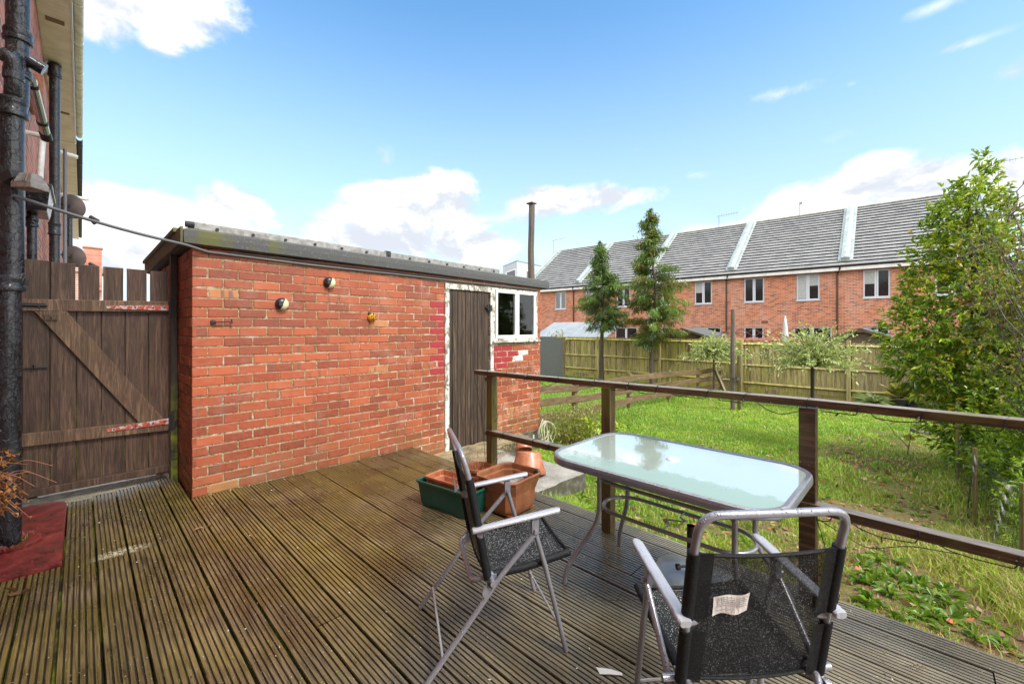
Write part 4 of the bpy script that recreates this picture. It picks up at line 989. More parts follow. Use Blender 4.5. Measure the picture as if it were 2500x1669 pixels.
for z in (.565, .405):
    g = G(); g.tube(stadium(.14, .255 if z < .5 else .27, z), .010, 12, closed=True); g.build('brace_ring', M['chair'], tb, smooth=True)
g = G()
for z in (.565, .405):
    for sx in (-1, 1):
        for sy in (-1, 1): g.tube([(2.155 + sx * .12, .94 + sy * .34, z), (2.155 + sx * .178, .94 + sy * .352, z)], .0055, 8); g.lathe([(0, -.003), (.008, 0), (0, .004)], (2.155 + sx * .172, .94 + sy * .345, z), 8)
g.build('bolt', M['steel'], tb)
g = G(); g.tube(fillet([(2.29, .93, .41), (2.21, .93, .41), (2.19, .87, .41), (2.13, .99, .41), (2.11, .93, .41), (2.02, .93, .41)], .03), .0042, 8); g.build('pole_ring', M['chair'], tb, smooth=True)
# parasol base
pb = thing('parasol_base', 'grey parasol base plate on the decking under the table', 'parasol base', (2.37, .93, 0))
g = G(); rr = [Matrix.Rotation(R(12), 3, 'Z') @ p for p in rrect(.205, .205, .10, 0, 8)]
g.loft([[(p.x * s + 2.37, p.y * s + .93, z) for p in rr] for s, z in ((.97, .001), (1, .008), (1, .020), (.97, .027), (.5, .032), (.12, .038))]); g.build('plate', M['basegrey'], pb, smooth=True)
g = G(); g.tube([(2.37, .93, .05), (2.37, .93, .315)], .021, 14, cap=False); g.tube([(2.37, .93, .05), (2.37, .93, .12)], .027, 14); g.build('tube', M['black'], pb, smooth=True)
g = G(); g.tube([(2.345, .95, .09), (2.315, .975, .09)], .007, 8); g.tube([(2.318, .972, .09), (2.305, .983, .09)], .017, 10); g.build('knob', M['black'], pb, smooth=True)

# ------------------------------------------------------------ folding chairs (local: x forward, y left, z up)
def make_chair(label, loc, rz, with_label):
    t = thing('folding_chair', label, 'chair', loc, rz, 'grey metal folding chairs with black mesh')
    Wd = .215; T = .0108
    # back frame: one bent tube
    bp = [(-.045, Wd, .36), (-.125, Wd, .79), (-.160, Wd * .99, .905), (-.160, -Wd * .99, .905), (-.125, -Wd, .79), (-.045, -Wd, .36)]
    pts = []
    for a, b in zip(bp[:-1], bp[1:]): pts += [Vector(a)]
    pts += [Vector(bp[-1])]
    g = G(); g.tube(fillet(pts, .075, 8), T + .001, 14); g.build('back_frame', M['chair'], t, smooth=True)
    # back mesh panel, slightly slung backwards
    def bx_(s, zz): 
        k = (zz - .36) / (.79 - .36); return -.045 - .08 * k
    vs = []; nu, nv = 14, 16
    for j in range(nv + 1):
        zz = .385 + (.785 - .385) * j / nv
        for i in range(nu + 1):
            u = -1 + 2 * i / nu; sag = .016 * (1 - u * u) * (.4 + .6 * math.sin(math.pi * (.15 + .8 * j / nv)))
            vs.append((bx_(0, zz) + sag * -.8 , u * (Wd - .006), zz - .008 * (1 - u * u) * (1 if j == nv else 0)))
    g = G(); g.add(vs, [(j * (nu + 1) + i, j * (nu + 1) + i + 1, (j + 1) * (nu + 1) + i + 1, (j + 1) * (nu + 1) + i) for j in range(nv) for i in range(nu)])
    bk = g.build('back_panel', M['meshback'], t, smooth=True)
    g = G()
    for s in (1, -1):
        for z0, z1 in ((.372, .545), (.585, .790)):
            a = (bx_(0, z0), s * Wd, z0); b = (bx_(0, z1), s * Wd, z1)
            g.tube([a, b], T + .0065, 14)
            ia = Vector(a) + Vector((-.010, -s * .012, 0)); ib = Vector(b) + Vector((-.010, -s * .012, 0))
            e = Vector((-.004, -s * .040, 0)); g.add([ia, ib, ib + e, ia + e], [(0, 1, 2, 3)])
    for z in (.387, .784): g.tube([(bx_(0, z) - .004 - .010 * (1 - u * u), u * (Wd - .01), z - .006 * (1 - u * u)) for u in [q / 8 - 1 for q in range(17)]], .0055, 6)
    g.build('sleeve', M['sleeve'], bk, smooth=True)
    # seat
    vs = []
    for j in range(13):
        k = j / 12; x = -.03 + .355 * k; z = .372 + .055 * k - .018 * math.sin(math.pi * k)
        if j == 12: z -= .012
        for i in range(13):
            u = -1 + 2 * i / 12; vs.append((x, u * .195, z - .020 * (1 - u * u)))
    g = G(); g.add(vs, [(j * 13 + i, j * 13 + i + 1, (j + 1) * 13 + i + 1, (j + 1) * 13 + i) for j in range(12) for i in range(12)])
    st = g.build('seat', M['meshseat'], t, smooth=True)
    g = G()
    for s in (1, -1): g.tube([(-.02, s * .2, .376), (.12, s * .2, .384), (.325, s * .2, .422)], T + .005, 12)
    g.tube([(.327, u * .197, .420 - .014 * (1 - u * u)) for u in [q / 6 - 1 for q in range(13)]], .007, 8)
    g.build('sleeve', M['sleeve'], st, smooth=True)
    g = G(); g.tube(fillet([(.01, .2, .376), (-.07, .2, .374), (-.105, .17, .34), (-.105, -.17, .34), (-.07, -.2, .374), (.01, -.2, .376)], .05), T, 12); g.build('seat_frame', M['chair'], t, smooth=True)
    for s in (1, -1):
        y = s * .226
        g = G(); g.tube([(.30, y - s * .006, .004), (.2, y, .395), (.152, y, .555)], T, 12); g.build('leg', M['chair'], t, smooth=True)
        y2 = s * .238
        g = G(); g.tube(fillet([(.158, y2, .548), (-.01, y2, .372), (-.07, y2, .290), (-.30, y2, .004)], .12), T, 12); g.build('leg', M['chair'], t, smooth=True)
        # armrest: rounded flat bar
        ya = s * .232; hw = .020; prof = []
        for k in range(12): a = 2 * math.pi * k / 12; prof.append((math.copysign(abs(math.cos(a)) ** .6, math.cos(a)) * hw, math.copysign(abs(math.sin(a)) ** .75, math.sin(a)) * .0095))
        rg = []
        for x, z, sc_ in ((-.115, .583, .8), (-.11, .584, 1), (.07, .606, 1), (.24, .626, 1), (.258, .627, .85), (.264, .627, .5)): rg.append([(x, ya + a * sc_, z + b) for a, b in prof])
        g = G(); g.loft(rg); g.build('armrest', M['arm'], t, smooth=True)
        g = G(); g.box(.138, .168, y - .006 if s > 0 else y - .014, y + .014 if s > 0 else y + .006, .54, .60); g.tube([(.153, y - s * .012, .553), (.153, y2 + s * .016, .553)], .009, 10); g.build('arm_bracket', M['chair'], t, smooth=True)
        g = G(); g.tube([(-.035, s * .18, .372), (-.035, s * .265, .372)], .0115, 10); g.box(-.05, -.01, s * .215 - .004, s * .215 + .004, .33, .385); g.build('pivot', M['chair'], t, smooth=True)
        g = G(); g.tube([(bx_(0, .565) + .01, s * (Wd - .03), .565), (bx_(0, .565) - .0, s * (Wd + .016), .565)], .014, 8); g.build('clamp', M['chair'], t, smooth=True)
        g = G(); g.tube([(-.055, s * (.236 + .009), .33), (-.055, s * (.236 - .009), .33)], .022, 12); g.build('hinge_disc', M['chair'], t, smooth=True)
    g = G(); g.tube([(.278, .22, .10), (.278, -.22, .10)], .006, 8); g.build('crossbar', M['steel'], t, smooth=True)
    g = G(); g.tube([(-.236, .236, .095), (-.236, -.236, .095)], .006, 8); g.build('crossbar', M['steel'], t, smooth=True)
    if with_label == 1:
        g = G(); vs = []
        for j in range(3):
            for i in range(9):
                u = i / 8; zz = .66 - .06 * j / 2 + .004 * math.sin(u * 7); vs.append((bx_(0, zz) - .020 - .003 * math.sin(u * 9 + j), .155 - .105 * u, zz + .006 * u))
        g.add(vs, [(j * 9 + i, j * 9 + i + 1, (j + 1) * 9 + i + 1, (j + 1) * 9 + i) for j in range(2) for i in range(8)])
        lb = g.build('care_label', M['label'], t)
        g = G()
        for r_ in range(8):
            zz = .6545 - r_ * .0063; u = .10
            if r_ == 5: continue
            end = .9 if r_ < 6 else .62
            if r_ == 7: u = .5
            while u < end:
                wl = random.uniform(.03, .11); z3 = zz + .006 * u + .004 * math.sin(u * 7)
                y_ = .155 - .105 * u; y_b = .155 - .105 * min(u + wl, .93); x_ = bx_(0, zz) - .0245
                g.add([(x_, y_, z3), (x_, y_b, z3), (x_, y_b, z3 - .0022), (x_, y_, z3 - .0022)], [(0, 1, 2, 3)]); u += wl + .018
        g.build('printing', M['floodgrey'], lb)
    else:
        g = G(); g.add([(-.145, .12, .70), (-.155, .05, .71), (-.15, .045, .64), (-.13, .11, .62)], [(0, 1, 2, 3)]); g.build('care_label', M['label'], t)
    return t
make_chair('folding chair seen from the side left of the glass table, seat speckled with rain', (1.3315, 1.46, .0), R(-30.3), 0)
make_chair('folding chair seen from behind at the near end of the table, white care label', (1.43, .41, .0), R(48.9), 1)

# ------------------------------------------------------------ planters and pots
def trough(name, label, cx, cy, L, Wt, Hh, m, rz, oct_=0.0, feet=False, rim=.018, z0=0.0, tip=.82):
    t = thing(name, label, 'planter', (cx, cy, z0), rz)
    def rg(sx, sy, z, c):
        a, b = sx / 2, sy / 2; c = min(c, a * .6, b * .6) + 1e-4
        return [(a, -b + c, z), (a, b - c, z), (a - c, b, z), (-a + c, b, z), (-a, b - c, z), (-a, -b + c, z), (-a + c, -b, z), (a - c, -b, z)]
    g = G(); zf = .018 if feet else 0; c = oct_
    out = [rg(L * tip, Wt * tip, zf, c), rg(L * (tip + .05), Wt * (tip + .05), zf + .03, c), rg(L * (tip + .10), Wt * (tip + .10), Hh * .6, c), rg(L * .955, Wt * .945, Hh * .86, c), rg(L * .965, Wt * .955, Hh - rim, c), rg(L, Wt, Hh - rim, c), rg(L * 1.005, Wt * 1.005, Hh - .004, c), rg(L * .99, Wt * .985, Hh, c), rg(L * .95, Wt * .92, Hh, c), rg(L * .93, Wt * .90, Hh - .01, c), rg(L * .915, Wt * .88, Hh - .045, c), rg(L * .87, Wt * .83, Hh - .05, c), rg(L * (tip + .02), Wt * (tip - .01), Hh * .35, c), rg(L * (tip - .04), Wt * (tip - .06), .03 + zf, c)]
    g.loft(out); g.build('body', m, t, bevel=.003)
    if feet:
        for sx in (-1, 1):
            for sy in (-1, 1):
                g = G(); a = L * tip / 2 - .035; b_ = Wt * tip / 2 - .03; g.box(sx * a - .028, sx * a + .028, sy * b_ - .024, sy * b_ + .024, 0, .02); g.build('foot', m, t, bevel=.003)
    return t
trough('green_planter', 'long green plastic planter on the decking beside the shed wall side', 2.05, 2.66, .58, .27, .20, M['green'], R(99), .02)
trough('small_planter', 'terracotta plastic trough lying inside the green planter', 2.07, 2.68, .46, .21, .15, M['terra'], R(99), .015, z0=.075)
trough('brown_planter', 'deep brown octagonal cornered planter on feet beside the green planter', 2.345, 2.33, .42, .40, .285, M['brownpot'], R(5), .055, feet=True, tip=.74)
def pot(name, label, c, r0, r1, h, m, Mx=None, rimh=.03, soil=True, parent=None):
    t = thing(name, label, 'pot', c)
    g = G(); g.lathe([(0, 0), (r0, 0), (r0 * 1.02, .004), (r1 * .95, h - rimh), (r1, h - rimh), (r1 * 1.03, h - .004), (r1 * 1.01, h), (r1 * .95, h), (r1 * .92, h - .01), (r1 * .88, h - rimh - .01), (r0 * .95, .02), (0, .02)], c, 32, Mx); g.build('body', m, t, smooth=True)
    if soil: 
        g = G(); g.lathe([(0, h * .62), (r0 + (r1 - r0) * .5, h * .60)], c, 20, Mx); g.build('soil', M['soil'], t)
    return t
pt = pot('round_pot', 'round terracotta coloured pot of dead stems behind the brown planter', (2.44, 2.80, 0), .085, .122, .205, M['brownpot'])
g = G()
for _ in range(38):
    a = random.random() * 6.28; r = random.random() * .07; x, y = 2.44 + r * math.cos(a), 2.80 + r * math.sin(a); L = random.uniform(.06, .24); d = Vector((math.cos(a) * .55 + random.uniform(-.3, .3), math.sin(a) * .55 + random.uniform(-.3, .3), 1)).normalized()
    p = Vector((x, y, .13)); pts = [p, p + d * L * .5 + Vector((random.uniform(-.01, .01), random.uniform(-.01, .01), 0)), p + d * L + Vector((random.uniform(-.03, .03), random.uniform(-.03, .03), -.03))]; g.tube(pts, .0016, 4)
g.build('dead_stems', M['tanplate'], pt)
def saucer(c, r, label, m, Mx=None):
    g = G(); g.lathe([(0, 0), (r * .8, 0), (r, .018), (r * .97, .018), (r * .78, .004), (0, .004)], c, 28, Mx); tag(g.build('saucer', m, smooth=True), label, 'saucer', 'saucers in the brown planter')
saucer((2.41, 2.30, .17), .11, 'large terracotta saucer lying in the brown planter', M['terra'], Matrix.Rotation(R(8), 4, 'X'))
saucer((2.38, 2.33, .195), .095, 'pale grey saucer on top of the others in the brown planter', M['floodgrey'], Matrix.Rotation(R(-9), 4, 'Y'))
g = G(); g.tube(fillet([(2.36, 2.25, .215), (2.43, 2.22, .235), (2.50, 2.20, .245), (2.515, 2.20, .29)], .02), .013, 10); tag(g.build('tool_handle', M['black'], smooth=True), 'short black curved tool handle resting in the brown planter', 'tool')
# upturned pots on the slab
ip = pot('upturned_pot', 'big terracotta pot leaning upside down on the concrete slab', (0, 0, 0), .125, .185, .225, M['terra'], soil=False, rimh=.05)
ip.location = (3.40, 3.08, .07); ip.rotation_euler = (R(180 - 9), R(10), 0)
ip2 = pot('upturned_pot', 'smaller terracotta pot tipped over beside the shed plinth behind the bigger one', (0, 0, 0), .075, .105, .15, M['terra'], soil=False)
ip2.location = (3.86, 3.60, .03); ip2.rotation_euler = (R(150), R(25), 0)
# hose coil by the shed corner
g = G()
for k in range(5):
    pts = []
    for i in range(25):
        a = 2 * math.pi * i / 24; pts.append((5.02 + .10 * math.cos(a) * (1 + .08 * k) + .015 * k, 4.25 - .02 * k + .03 * math.sin(a * 2 + k), -.16 - .02 * k + .15 * math.sin(a) * (1 + .07 * k)))
    g.tube(pts, .0055, 6)
g.tube([(5.05, 4.28, .0), (5.10, 4.25, -.12), (5.16, 4.2, -.3), (5.12, 4.1, -.40)], .0055, 6)
tag(g.build('hose', M['rope'], smooth=True), 'coil of thin pale hose hanging at the right corner of the shed', 'hose')
g = G(); g.box(4.90, 4.93, 4.338, 4.346, -.30, -.24); tag(g.build('tile_chip', M['paper'], bevel=.006), 'small round white tag on the shed plinth by the hose', 'tag')
g = G(); g.add([(1.495, .975, .004), (1.475, .945, .004), (1.50, .915, .007), (1.535, .875, .004), (1.545, .885, .004), (1.525, .93, .006)], [(0, 1, 2, 3, 4, 5)]); tag(g.build('paper_scrap', M['paper']), 'torn scrap of white paper on the decking between the chairs', 'paper')

# ------------------------------------------------------------ garden fences
bf = thing('boundary_fence', 'green stained feather edge boundary fence at the end of the garden', 'fence', (16, 4, -.8))
FP = [(16, 12.59), (16, 10.3), (16, 7.47), (16.02, 4.53), (15.98, 1.62), (16, -1.3), (16, -4.2), (16, -7)]
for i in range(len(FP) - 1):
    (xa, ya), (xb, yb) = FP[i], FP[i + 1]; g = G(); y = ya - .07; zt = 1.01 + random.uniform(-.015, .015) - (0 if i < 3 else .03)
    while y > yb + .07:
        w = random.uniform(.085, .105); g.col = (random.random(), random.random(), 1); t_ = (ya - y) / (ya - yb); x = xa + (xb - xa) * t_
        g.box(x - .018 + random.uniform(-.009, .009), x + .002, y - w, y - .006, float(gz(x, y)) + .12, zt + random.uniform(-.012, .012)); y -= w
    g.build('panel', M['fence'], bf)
    for zc in (zt - .10, zt - .82, zt - 1.42):
        r_ = G(); r_.col = (random.random() * .4, 0, 1); r_.add([(xa - .018, ya, zc - .045), (xa - .075, ya, zc), (xa - .018, ya, zc + .045), (xb - .018, yb, zc - .045), (xb - .075, yb, zc), (xb - .018, yb, zc + .045)], [(0, 1, 4, 3), (1, 2, 5, 4), (0, 3, 5, 2), (0, 2, 1), (3, 4, 5)]); r_.build('arris_rail', M['fence'], bf)
    r_ = G(); r_.col = (.9, 0, 1); r_.box(xa - .03, xa, yb, ya, -.80, -.60); r_.build('gravel_board', M['fence'], bf)
for (x, y) in FP:
    g = G(); g.col = (.1, 0, 1); g.box(x - .10, x - .002, y - .05, y + .05, -.95, 1.03 + random.uniform(-.02, .05)); g.build('post', M['fence'], bf, bevel=.006)
# side return of the fence, hidden mostly by the shed
gp = thing('shed_panel', 'plain grey boarded panel between the brick shed and the fence', 'panel', (14.6, 11.6, -.8))
g = G()
for k in range(13): g.box(14.15, 14.18, 10.85 + k * .10, 10.945 + k * .10, -.78, 1.02)
g.build('board', M['shedgrey'], gp); g = G(); g.box(14.12, 14.20, 10.78, 10.86, -.8, 1.06); g.build('post', M['fencepost'], gp)
# low post and rail fence between the gardens
lf = thing('post_and_rail_fence', 'low brown three rail fence dividing the two lawns', 'fence', (9, 5.2, -.6))
PR = [(4.95, 5.15), (7.3, 5.30), (9.55, 5.27), (11.7, 5.22), (13.7, 5.15), (15.6, 5.1)]
for (x, y) in PR:
    z = float(gz(x, y)); g = G(); g.box(x - .045, x + .045, y - .045, y + .045, z - .1, z + .92 + random.uniform(-.03, .03)); g.build('post', M['fencepost'], lf, bevel=.006)
for i in range(len(PR) - 1):
    (xa, ya), (xb, yb) = PR[i], PR[i + 1]
    for h in (.80, .53, .27):
        g = G(); d = -.062; g.beam((xa - .06, ya + d, float(gz(xa, ya)) + h + random.uniform(-.03, .03)), (xb + .06, yb + d - .006, float(gz(xb, yb)) + h + random.uniform(-.03, .03)), .03, .145); g.build('rail', M['fencerail'], lf, bevel=.004)
g = G(); g.beam((14.6, 4.6, -.75), (14.9, 5.05, .05), .07, .10); tag(g.build('timber_prop', M['fencepost']), 'short timber prop leaning where the rail fence meets the back fence', 'prop')
# clothes pole
cpole = thing('clothes_pole', 'split weathered clothes pole standing in the middle of the lawn', 'pole', (11.67, 3.52, -.7))
g = G(); X, Y = 11.67, 3.517; rings = [[(X + .012 * math.sin(i) + r * math.cos(a * math.pi / 4) * random.uniform(.9, 1.08), Y + r * math.sin(a * math.pi / 4) * random.uniform(.9, 1.08), -.9 + i * .35) for a in range(8)] for i, r in enumerate([.062, .06, .06, .058, .056, .055, .052, .05, .048])]
g.loft(rings); g.build('pole', M['pole'], cpole)
g = G(); g.box(X + .07, X + .14, Y - .17, Y - .08, -.9, .72); g.build('stake', M['fencepost'], cpole, bevel=.006)
g = G()
for zz in (.10, .13, .16): g.tube([(X + .09 * math.cos(a) + .03, Y + .13 * math.sin(a) - .05, zz) for a in [q * .524 for q in range(12)]], .008, 5, closed=True)
g.build('wire_binding', M['black'], cpole)

# ------------------------------------------------------------ row of houses beyond the fence
HB = Vector((26.616, 2.835, 0)); HU = Vector((-.0558, .9985, 0)); HW = 5.2; rzh = math.atan2(-HU.x, HU.y)
labels = ['terraced house of the far row standing behind the big leafy tree', 'terraced house of the far row behind the white willow shrub and closed parasol', 'terraced house of the far row between the clothes pole and the taller conifer', 'terraced house of the far row between the two tall conifers', 'terraced house at the left end of the far row beside the shed']
def row_house(k, label):
    P = HB + HU * (k * HW); t = thing('row_house', label, 'house', (P.x, P.y, 0), rzh, 'terraced houses beyond the back fence')
    last = k == 3; dep = 10.3; e = 4.31
    def cut(gg, y0, y1, z0, z1, holes):
        zs = sorted({z0, z1, *[h[2] for h in holes], *[h[3] for h in holes]}); yb = sorted({y0, y1, *[h[0] for h in holes], *[h[1] for h in holes]})
        for i in range(len(yb) - 1):
            for j in range(len(zs) - 1):
                cy, cz = (yb[i] + yb[i + 1]) / 2, (zs[j] + zs[j + 1]) / 2
                if any(h[0] < cy < h[1] and h[2] < cz < h[3] for h in holes): continue
                gg.add([(0, yb[i], zs[j]), (0, yb[i + 1], zs[j]), (0, yb[i + 1], zs[j + 1]), (0, yb[i], zs[j + 1])], [(0, 3, 2, 1)])
        for h in holes:
            gg.add([(0, h[0], h[2]), (0, h[1], h[2]), (0, h[1], h[3]), (0, h[0], h[3]), (.11, h[0], h[2]), (.11, h[1], h[2]), (.11, h[1], h[3]), (.11, h[0], h[3])], [(0, 1, 5, 4), (1, 2, 6, 5), (2, 3, 7, 6), (3, 0, 4, 7)])
    WN = [(1.04, 2.04, 2.90, 4.25), (3.53, 4.53, 2.90, 4.25), (.53, 2.17, -.8, 1.50), (3.55, 4.53, .35, 1.50)]
    g = G(); cut(g, 0, HW, -1.2, e, WN)
    g.add([(.12, 0, -1.2), (.12, HW, -1.2), (.12, HW, e), (.12, 0, e)], [(0, 3, 2, 1)])
    for y in (0, HW): g.add([(0.0, y, -1.2), (dep, y, -1.2), (dep, y, e), (dep / 2, y, 8.1), (0, y, e)], [(0, 1, 2, 3, 4)])
    g.build('wall', M['rowbrick'], t)
    g = G(); N_ = 20; sl_ = (dep / 2 + .35); L = math.hypot(sl_, 8.45 - 4.50)
    for i in range(N_):
        a, b = i / N_, (i + 1) / N_; x0_, z0_ = -.35 + sl_ * a, 4.50 + 3.95 * a; x1_, z1_ = -.35 + sl_ * b, 4.50 + 3.95 * b; nx_, nz_ = -3.95 / L, sl_ / L; th = .062
        p0 = (x0_ + nx_ * th, z0_ + nz_ * th)
        q0 = (p0[0] + .004, p0[1] + .001)
        g.mi = 1; g.add([(x0_, 0, z0_), (x0_, HW, z0_), (p0[0], HW, p0[1]), (p0[0], 0, p0[1])], [(0, 3, 2, 1)]); g.mi = 0; g.add([(p0[0], 0, p0[1]), (p0[0], HW, p0[1]), (x1_, HW, z1_ + .002), (x1_, 0, z1_ + .002)], [(0, 3, 2, 1)])
    g.add([(dep / 2, 0, 8.45), (dep / 2, HW, 8.45), (dep + .35, HW, 4.5), (dep + .35, 0, 4.5)], [(0, 3, 2, 1)])
    rf = g.build('roof', [M['tiles'], M['blackmat']], t)
    g = G(); g.tube([(dep / 2, 0, 8.47), (dep / 2, HW, 8.47)], .07, 8); g.build('ridge', M['plinth'], rf)
    for yc in ([0, HW] if last else [0]):
        g = G(); w = .17; rg = []
        for a in (.07, 1.0):
            x_, z_ = -.35 + sl_ * a, 4.50 + 3.95 * a; rg.append([(x_ - .02, yc - w, z_), (x_ - .02, yc + w, z_), (x_ - .12, yc + w, z_ + .17), (x_ - .14, yc, z_ + .20), (x_ - .12, yc - w, z_ + .17)])
        g.loft(rg); 
        rg = []
        for a in (.06, 1.0):
            x_, z_ = -.35 + sl_ * a, 4.50 + 3.95 * a; rg.append([(x_ - .01, yc - w - .13, z_ + .02), (x_ - .01, yc + w + .13, z_ + .02), (x_ - .04, yc + w + .13, z_ + .065), (x_ - .04, yc - w - .13, z_ + .065)])
        g.loft(rg); g.build('parapet', M['zinc'], rf)
    g = G(); g.box(-.30, -.02, 0, HW, 4.285, 4.445); g.build('fascia', M['fascia'], t)
    g = G(); g.tube([(-.36, 0, 4.515), (-.36, HW, 4.515)], .048, 10); g.box(-.34, -.28, 0, HW, 4.455, 4.52); gu = g.build('gutter', M['black'], t)
    if k in (0, 1, 3):
        yd = .20 if k != 1 else .12
        g = G(); g.tube(fillet([(-.34, yd, 4.46), (-.34, yd, 4.36), (-.06, yd + .12, 4.18), (-.06, yd + .12, -1)], .06), .036, 8); g.build('downpipe', M['black'], t)
    for n, (a, b, z0, z1) in enumerate(WN):
        g = G(); f = .065; xf = .05; panes = 2; mid = (a + b) / 2
        for (p, q) in ((a, mid), (mid, b)):
            p_, q_ = p + .004, q - .004
            g.box(xf, xf + .05, p_, q_, z0 + .004, z0 + f); g.box(xf, xf + .05, p_, q_, z1 - f, z1 - .004); g.box(xf, xf + .05, p_, p_ + f, z0 + f, z1 - f); g.box(xf, xf + .05, q_ - f, q_, z0 + f, z1 - f)
        wn = g.build('window' if n != 2 else 'patio_door', M['greyframe'], t)
        g = G(); g.box(xf + .02, xf + .03, a + f, b - f, z0 + f, z1 - f); g.build('pane', M['window'], wn)
        if n != 2:
            g = G(); g.box(-.05, .05, a - .02, b + .02, z0 - .05, z0 - .002); g.build('sill', M['greyframe'], wn)
        style = (k * 3 + n) % 5
        if n < 2 and style in (0, 3):
            g = G(); hh = .5 if style == 3 else .98
            rngs = ((a + f, mid - f, .45), (mid + f, b - f, .98)) if style == 0 else ((mid + f, b - f, .5),)
            for (p, q, hh) in rngs: g.box(xf + .012, xf + .018, p, q, z1 - f - (z1 - z0 - 2 * f) * hh, z1 - f)
            g.build('curtain', M['curtain'], wn)
    if k in (0, 1): 
        g = G(); g.box(-.02, .02, 3.30 - .08, 3.30 + .08, 1.15, 1.38); g.build('wall_light', M['cream'], t)
        g = G(); g.box(-.03, .01, 3.35, 3.65, 1.70, 1.85); g.build('vent', M['oranget'], t)
    return t
for k, lb in zip((-1, 0, 1, 2, 3), labels): row_house(k, lb)
def aer(x, y, z1, L, label):
    g = G(); g.tube([(x, y, 8.2), (x, y, z1)], .018, 5); g.tube([(x, y + .15, z1 - .04), (x, y - L, z1)], .012, 5)
    for i in range(8): yy = y - L * i / 8; g.tube([(x, yy, z1 - .12), (x, yy, z1 + .06)], .007, 4)
    tag(g.build('tv_aerial', M['greypvc']), label, 'aerial', 'television aerials')
aer(30.6, 24.6, 9.6, 1.4, 'television aerial at the left end of the row house roof'); aer(31.2, 10.3, 9.3, 1.3, 'television aerial above the roof right of the taller conifer'); aer(31.4, 5.6, 9.25, .15, 'plain upright mast on the row house ridge'); aer(31.9, -2.6, 9.7, 1.5, 'television aerial standing right of the leafy tree top')
# grey clad block far behind
gbk = thing('apartment_block', 'pale grey clad flat roofed block in the distance behind the shed', 'building', (50, 49, 0))
def camxy(px, Z): X = (px - 1250) / 1030 * Z; return Vector((X * .6997 + Z * .7145, -X * .7145 + Z * .6997, 0))
A_, B_, C_ = camxy(1228, 74), camxy(1262, 68), camxy(1325, 74)
def wallq(g, a, b, z0, z1): g.add([(a.x, a.y, z0), (b.x, b.y, z0), (b.x, b.y, z1), (a.x, a.y, z1)], [(0, 1, 2, 3)])
g = G(); D_ = camxy(1300, 84); E_ = camxy(1180, 80); 
def prism(g, pl, z0, z1): g.loft([[(p.x, p.y, z0) for p in pl], [(p.x, p.y, z1) for p in pl]])
prism(g, [A_, B_, C_, D_], -1, 12.2); prism(g, [camxy(1175, 84), camxy(1228, 76), camxy(1260, 84)], -1, 11.4); g.build('wall', M['cladding'], gbk)
g = G(); prism(g, [A_, B_, C_, D_], 12.2, 12.4); g.build('roof', M['greypvc'], gbk)
for a, b, wz0, wz1, t0, t1 in ((A_, B_, 9.6, 11.1, .25, .95), (B_, C_, 9.6, 11.1, .35, .52), (B_, C_, 9.6, 11.1, .70, .88)):
    p, q = a.lerp(b, t0), a.lerp(b, t1); n = Vector((0, 0, 0)) - (p + q) / 2; n.normalize(); g = G(); g.beam(p + n * .1 + Vector((0, 0, (wz0 + wz1) / 2)), q + n * .1 + Vector((0, 0, (wz0 + wz1) / 2)), .08, wz1 - wz0)
    wq = g.build('window', M['whiteframe'], gbk); g = G(); g.beam(p.lerp(q, .08) + n * .16 + Vector((0, 0, (wz0 + wz1) / 2)), p.lerp(q, .92) + n * .16 + Vector((0, 0, (wz0 + wz1) / 2)), .06, (wz1 - wz0) * .82); g.build('pane', M['window'], wq)

# ------------------------------------------------------------ things between the back fence and the row
def gable_shed(x, y, w, L, zt, label, m='shedwood', felt='felt', pitch=.33, ovh=.1):
    t = thing('garden_shed', label, 'shed', (x, y, -1)); e = zt - w / 2 * pitch
    g = G(); g.add([(x, y - w / 2, -1), (x, y + w / 2, -1), (x, y + w / 2, e - .04), (x, y, zt - .04), (x, y - w / 2, e - .04)], [(0, 4, 3, 2, 1)]); g.box(x + .01, x + L, y - w / 2, y + w / 2, -1, e - .05)
    for k in range(16):
        z = e - .04 - k * .13; 
        if z < .2: break
    g.build('wall', M[m], t)
    g = G()
    for s in (-1, 1):
        ye, ze = y + s * (w / 2 + ovh), e - ovh * pitch
        g.add([(x - .08, y, zt), (x + L + .08, y, zt), (x + L + .08, ye, ze), (x - .08, ye, ze), (x - .08, y, zt + .03), (x + L + .08, y, zt + .03), (x + L + .08, ye, ze + .03), (x - .08, ye, ze + .03)], [(0, 1, 2, 3), (4, 7, 6, 5), (0, 3, 7, 4), (2, 1, 5, 6), (3, 2, 6, 7)])
    rf = g.build('roof', M[felt], t)
    g = G()
    for s in (-1, 1): ye, ze = y + s * (w / 2 + ovh), e - ovh * pitch; g.beam((x - .095, y, zt - .02), (x - .095, ye, ze - .02), .025, .075)
    g.box(x - .115, x - .10, y - .07, y + .07, zt - .11, zt + .02); g.build('barge_board', M[m], rf)
gable_shed(16.9, 6.95, 1.9, 2.2, 1.40, 'brown shed gable showing over the fence by the left willow shrub', pitch=.30)
gable_shed(16.7, 1.42, 1.75, 2.0, 1.40, 'brown shed gable showing over the fence beside the leafy tree', pitch=.38)
gable_shed(17.2, 16.4, 1.5, 1.8, 1.36, 'small brown shed gable over the grey panel next to the brick shed', pitch=.4)
gh = thing('greenhouse', 'low greenhouse with grey sloping polycarbonate roof over the left fence', 'greenhouse', (17.2, 12.2, -1))
g = G(); g.box(16.6, 18.6, 10.3, 14.6, -1, .95); g.build('wall', M['shedgrey'], gh)
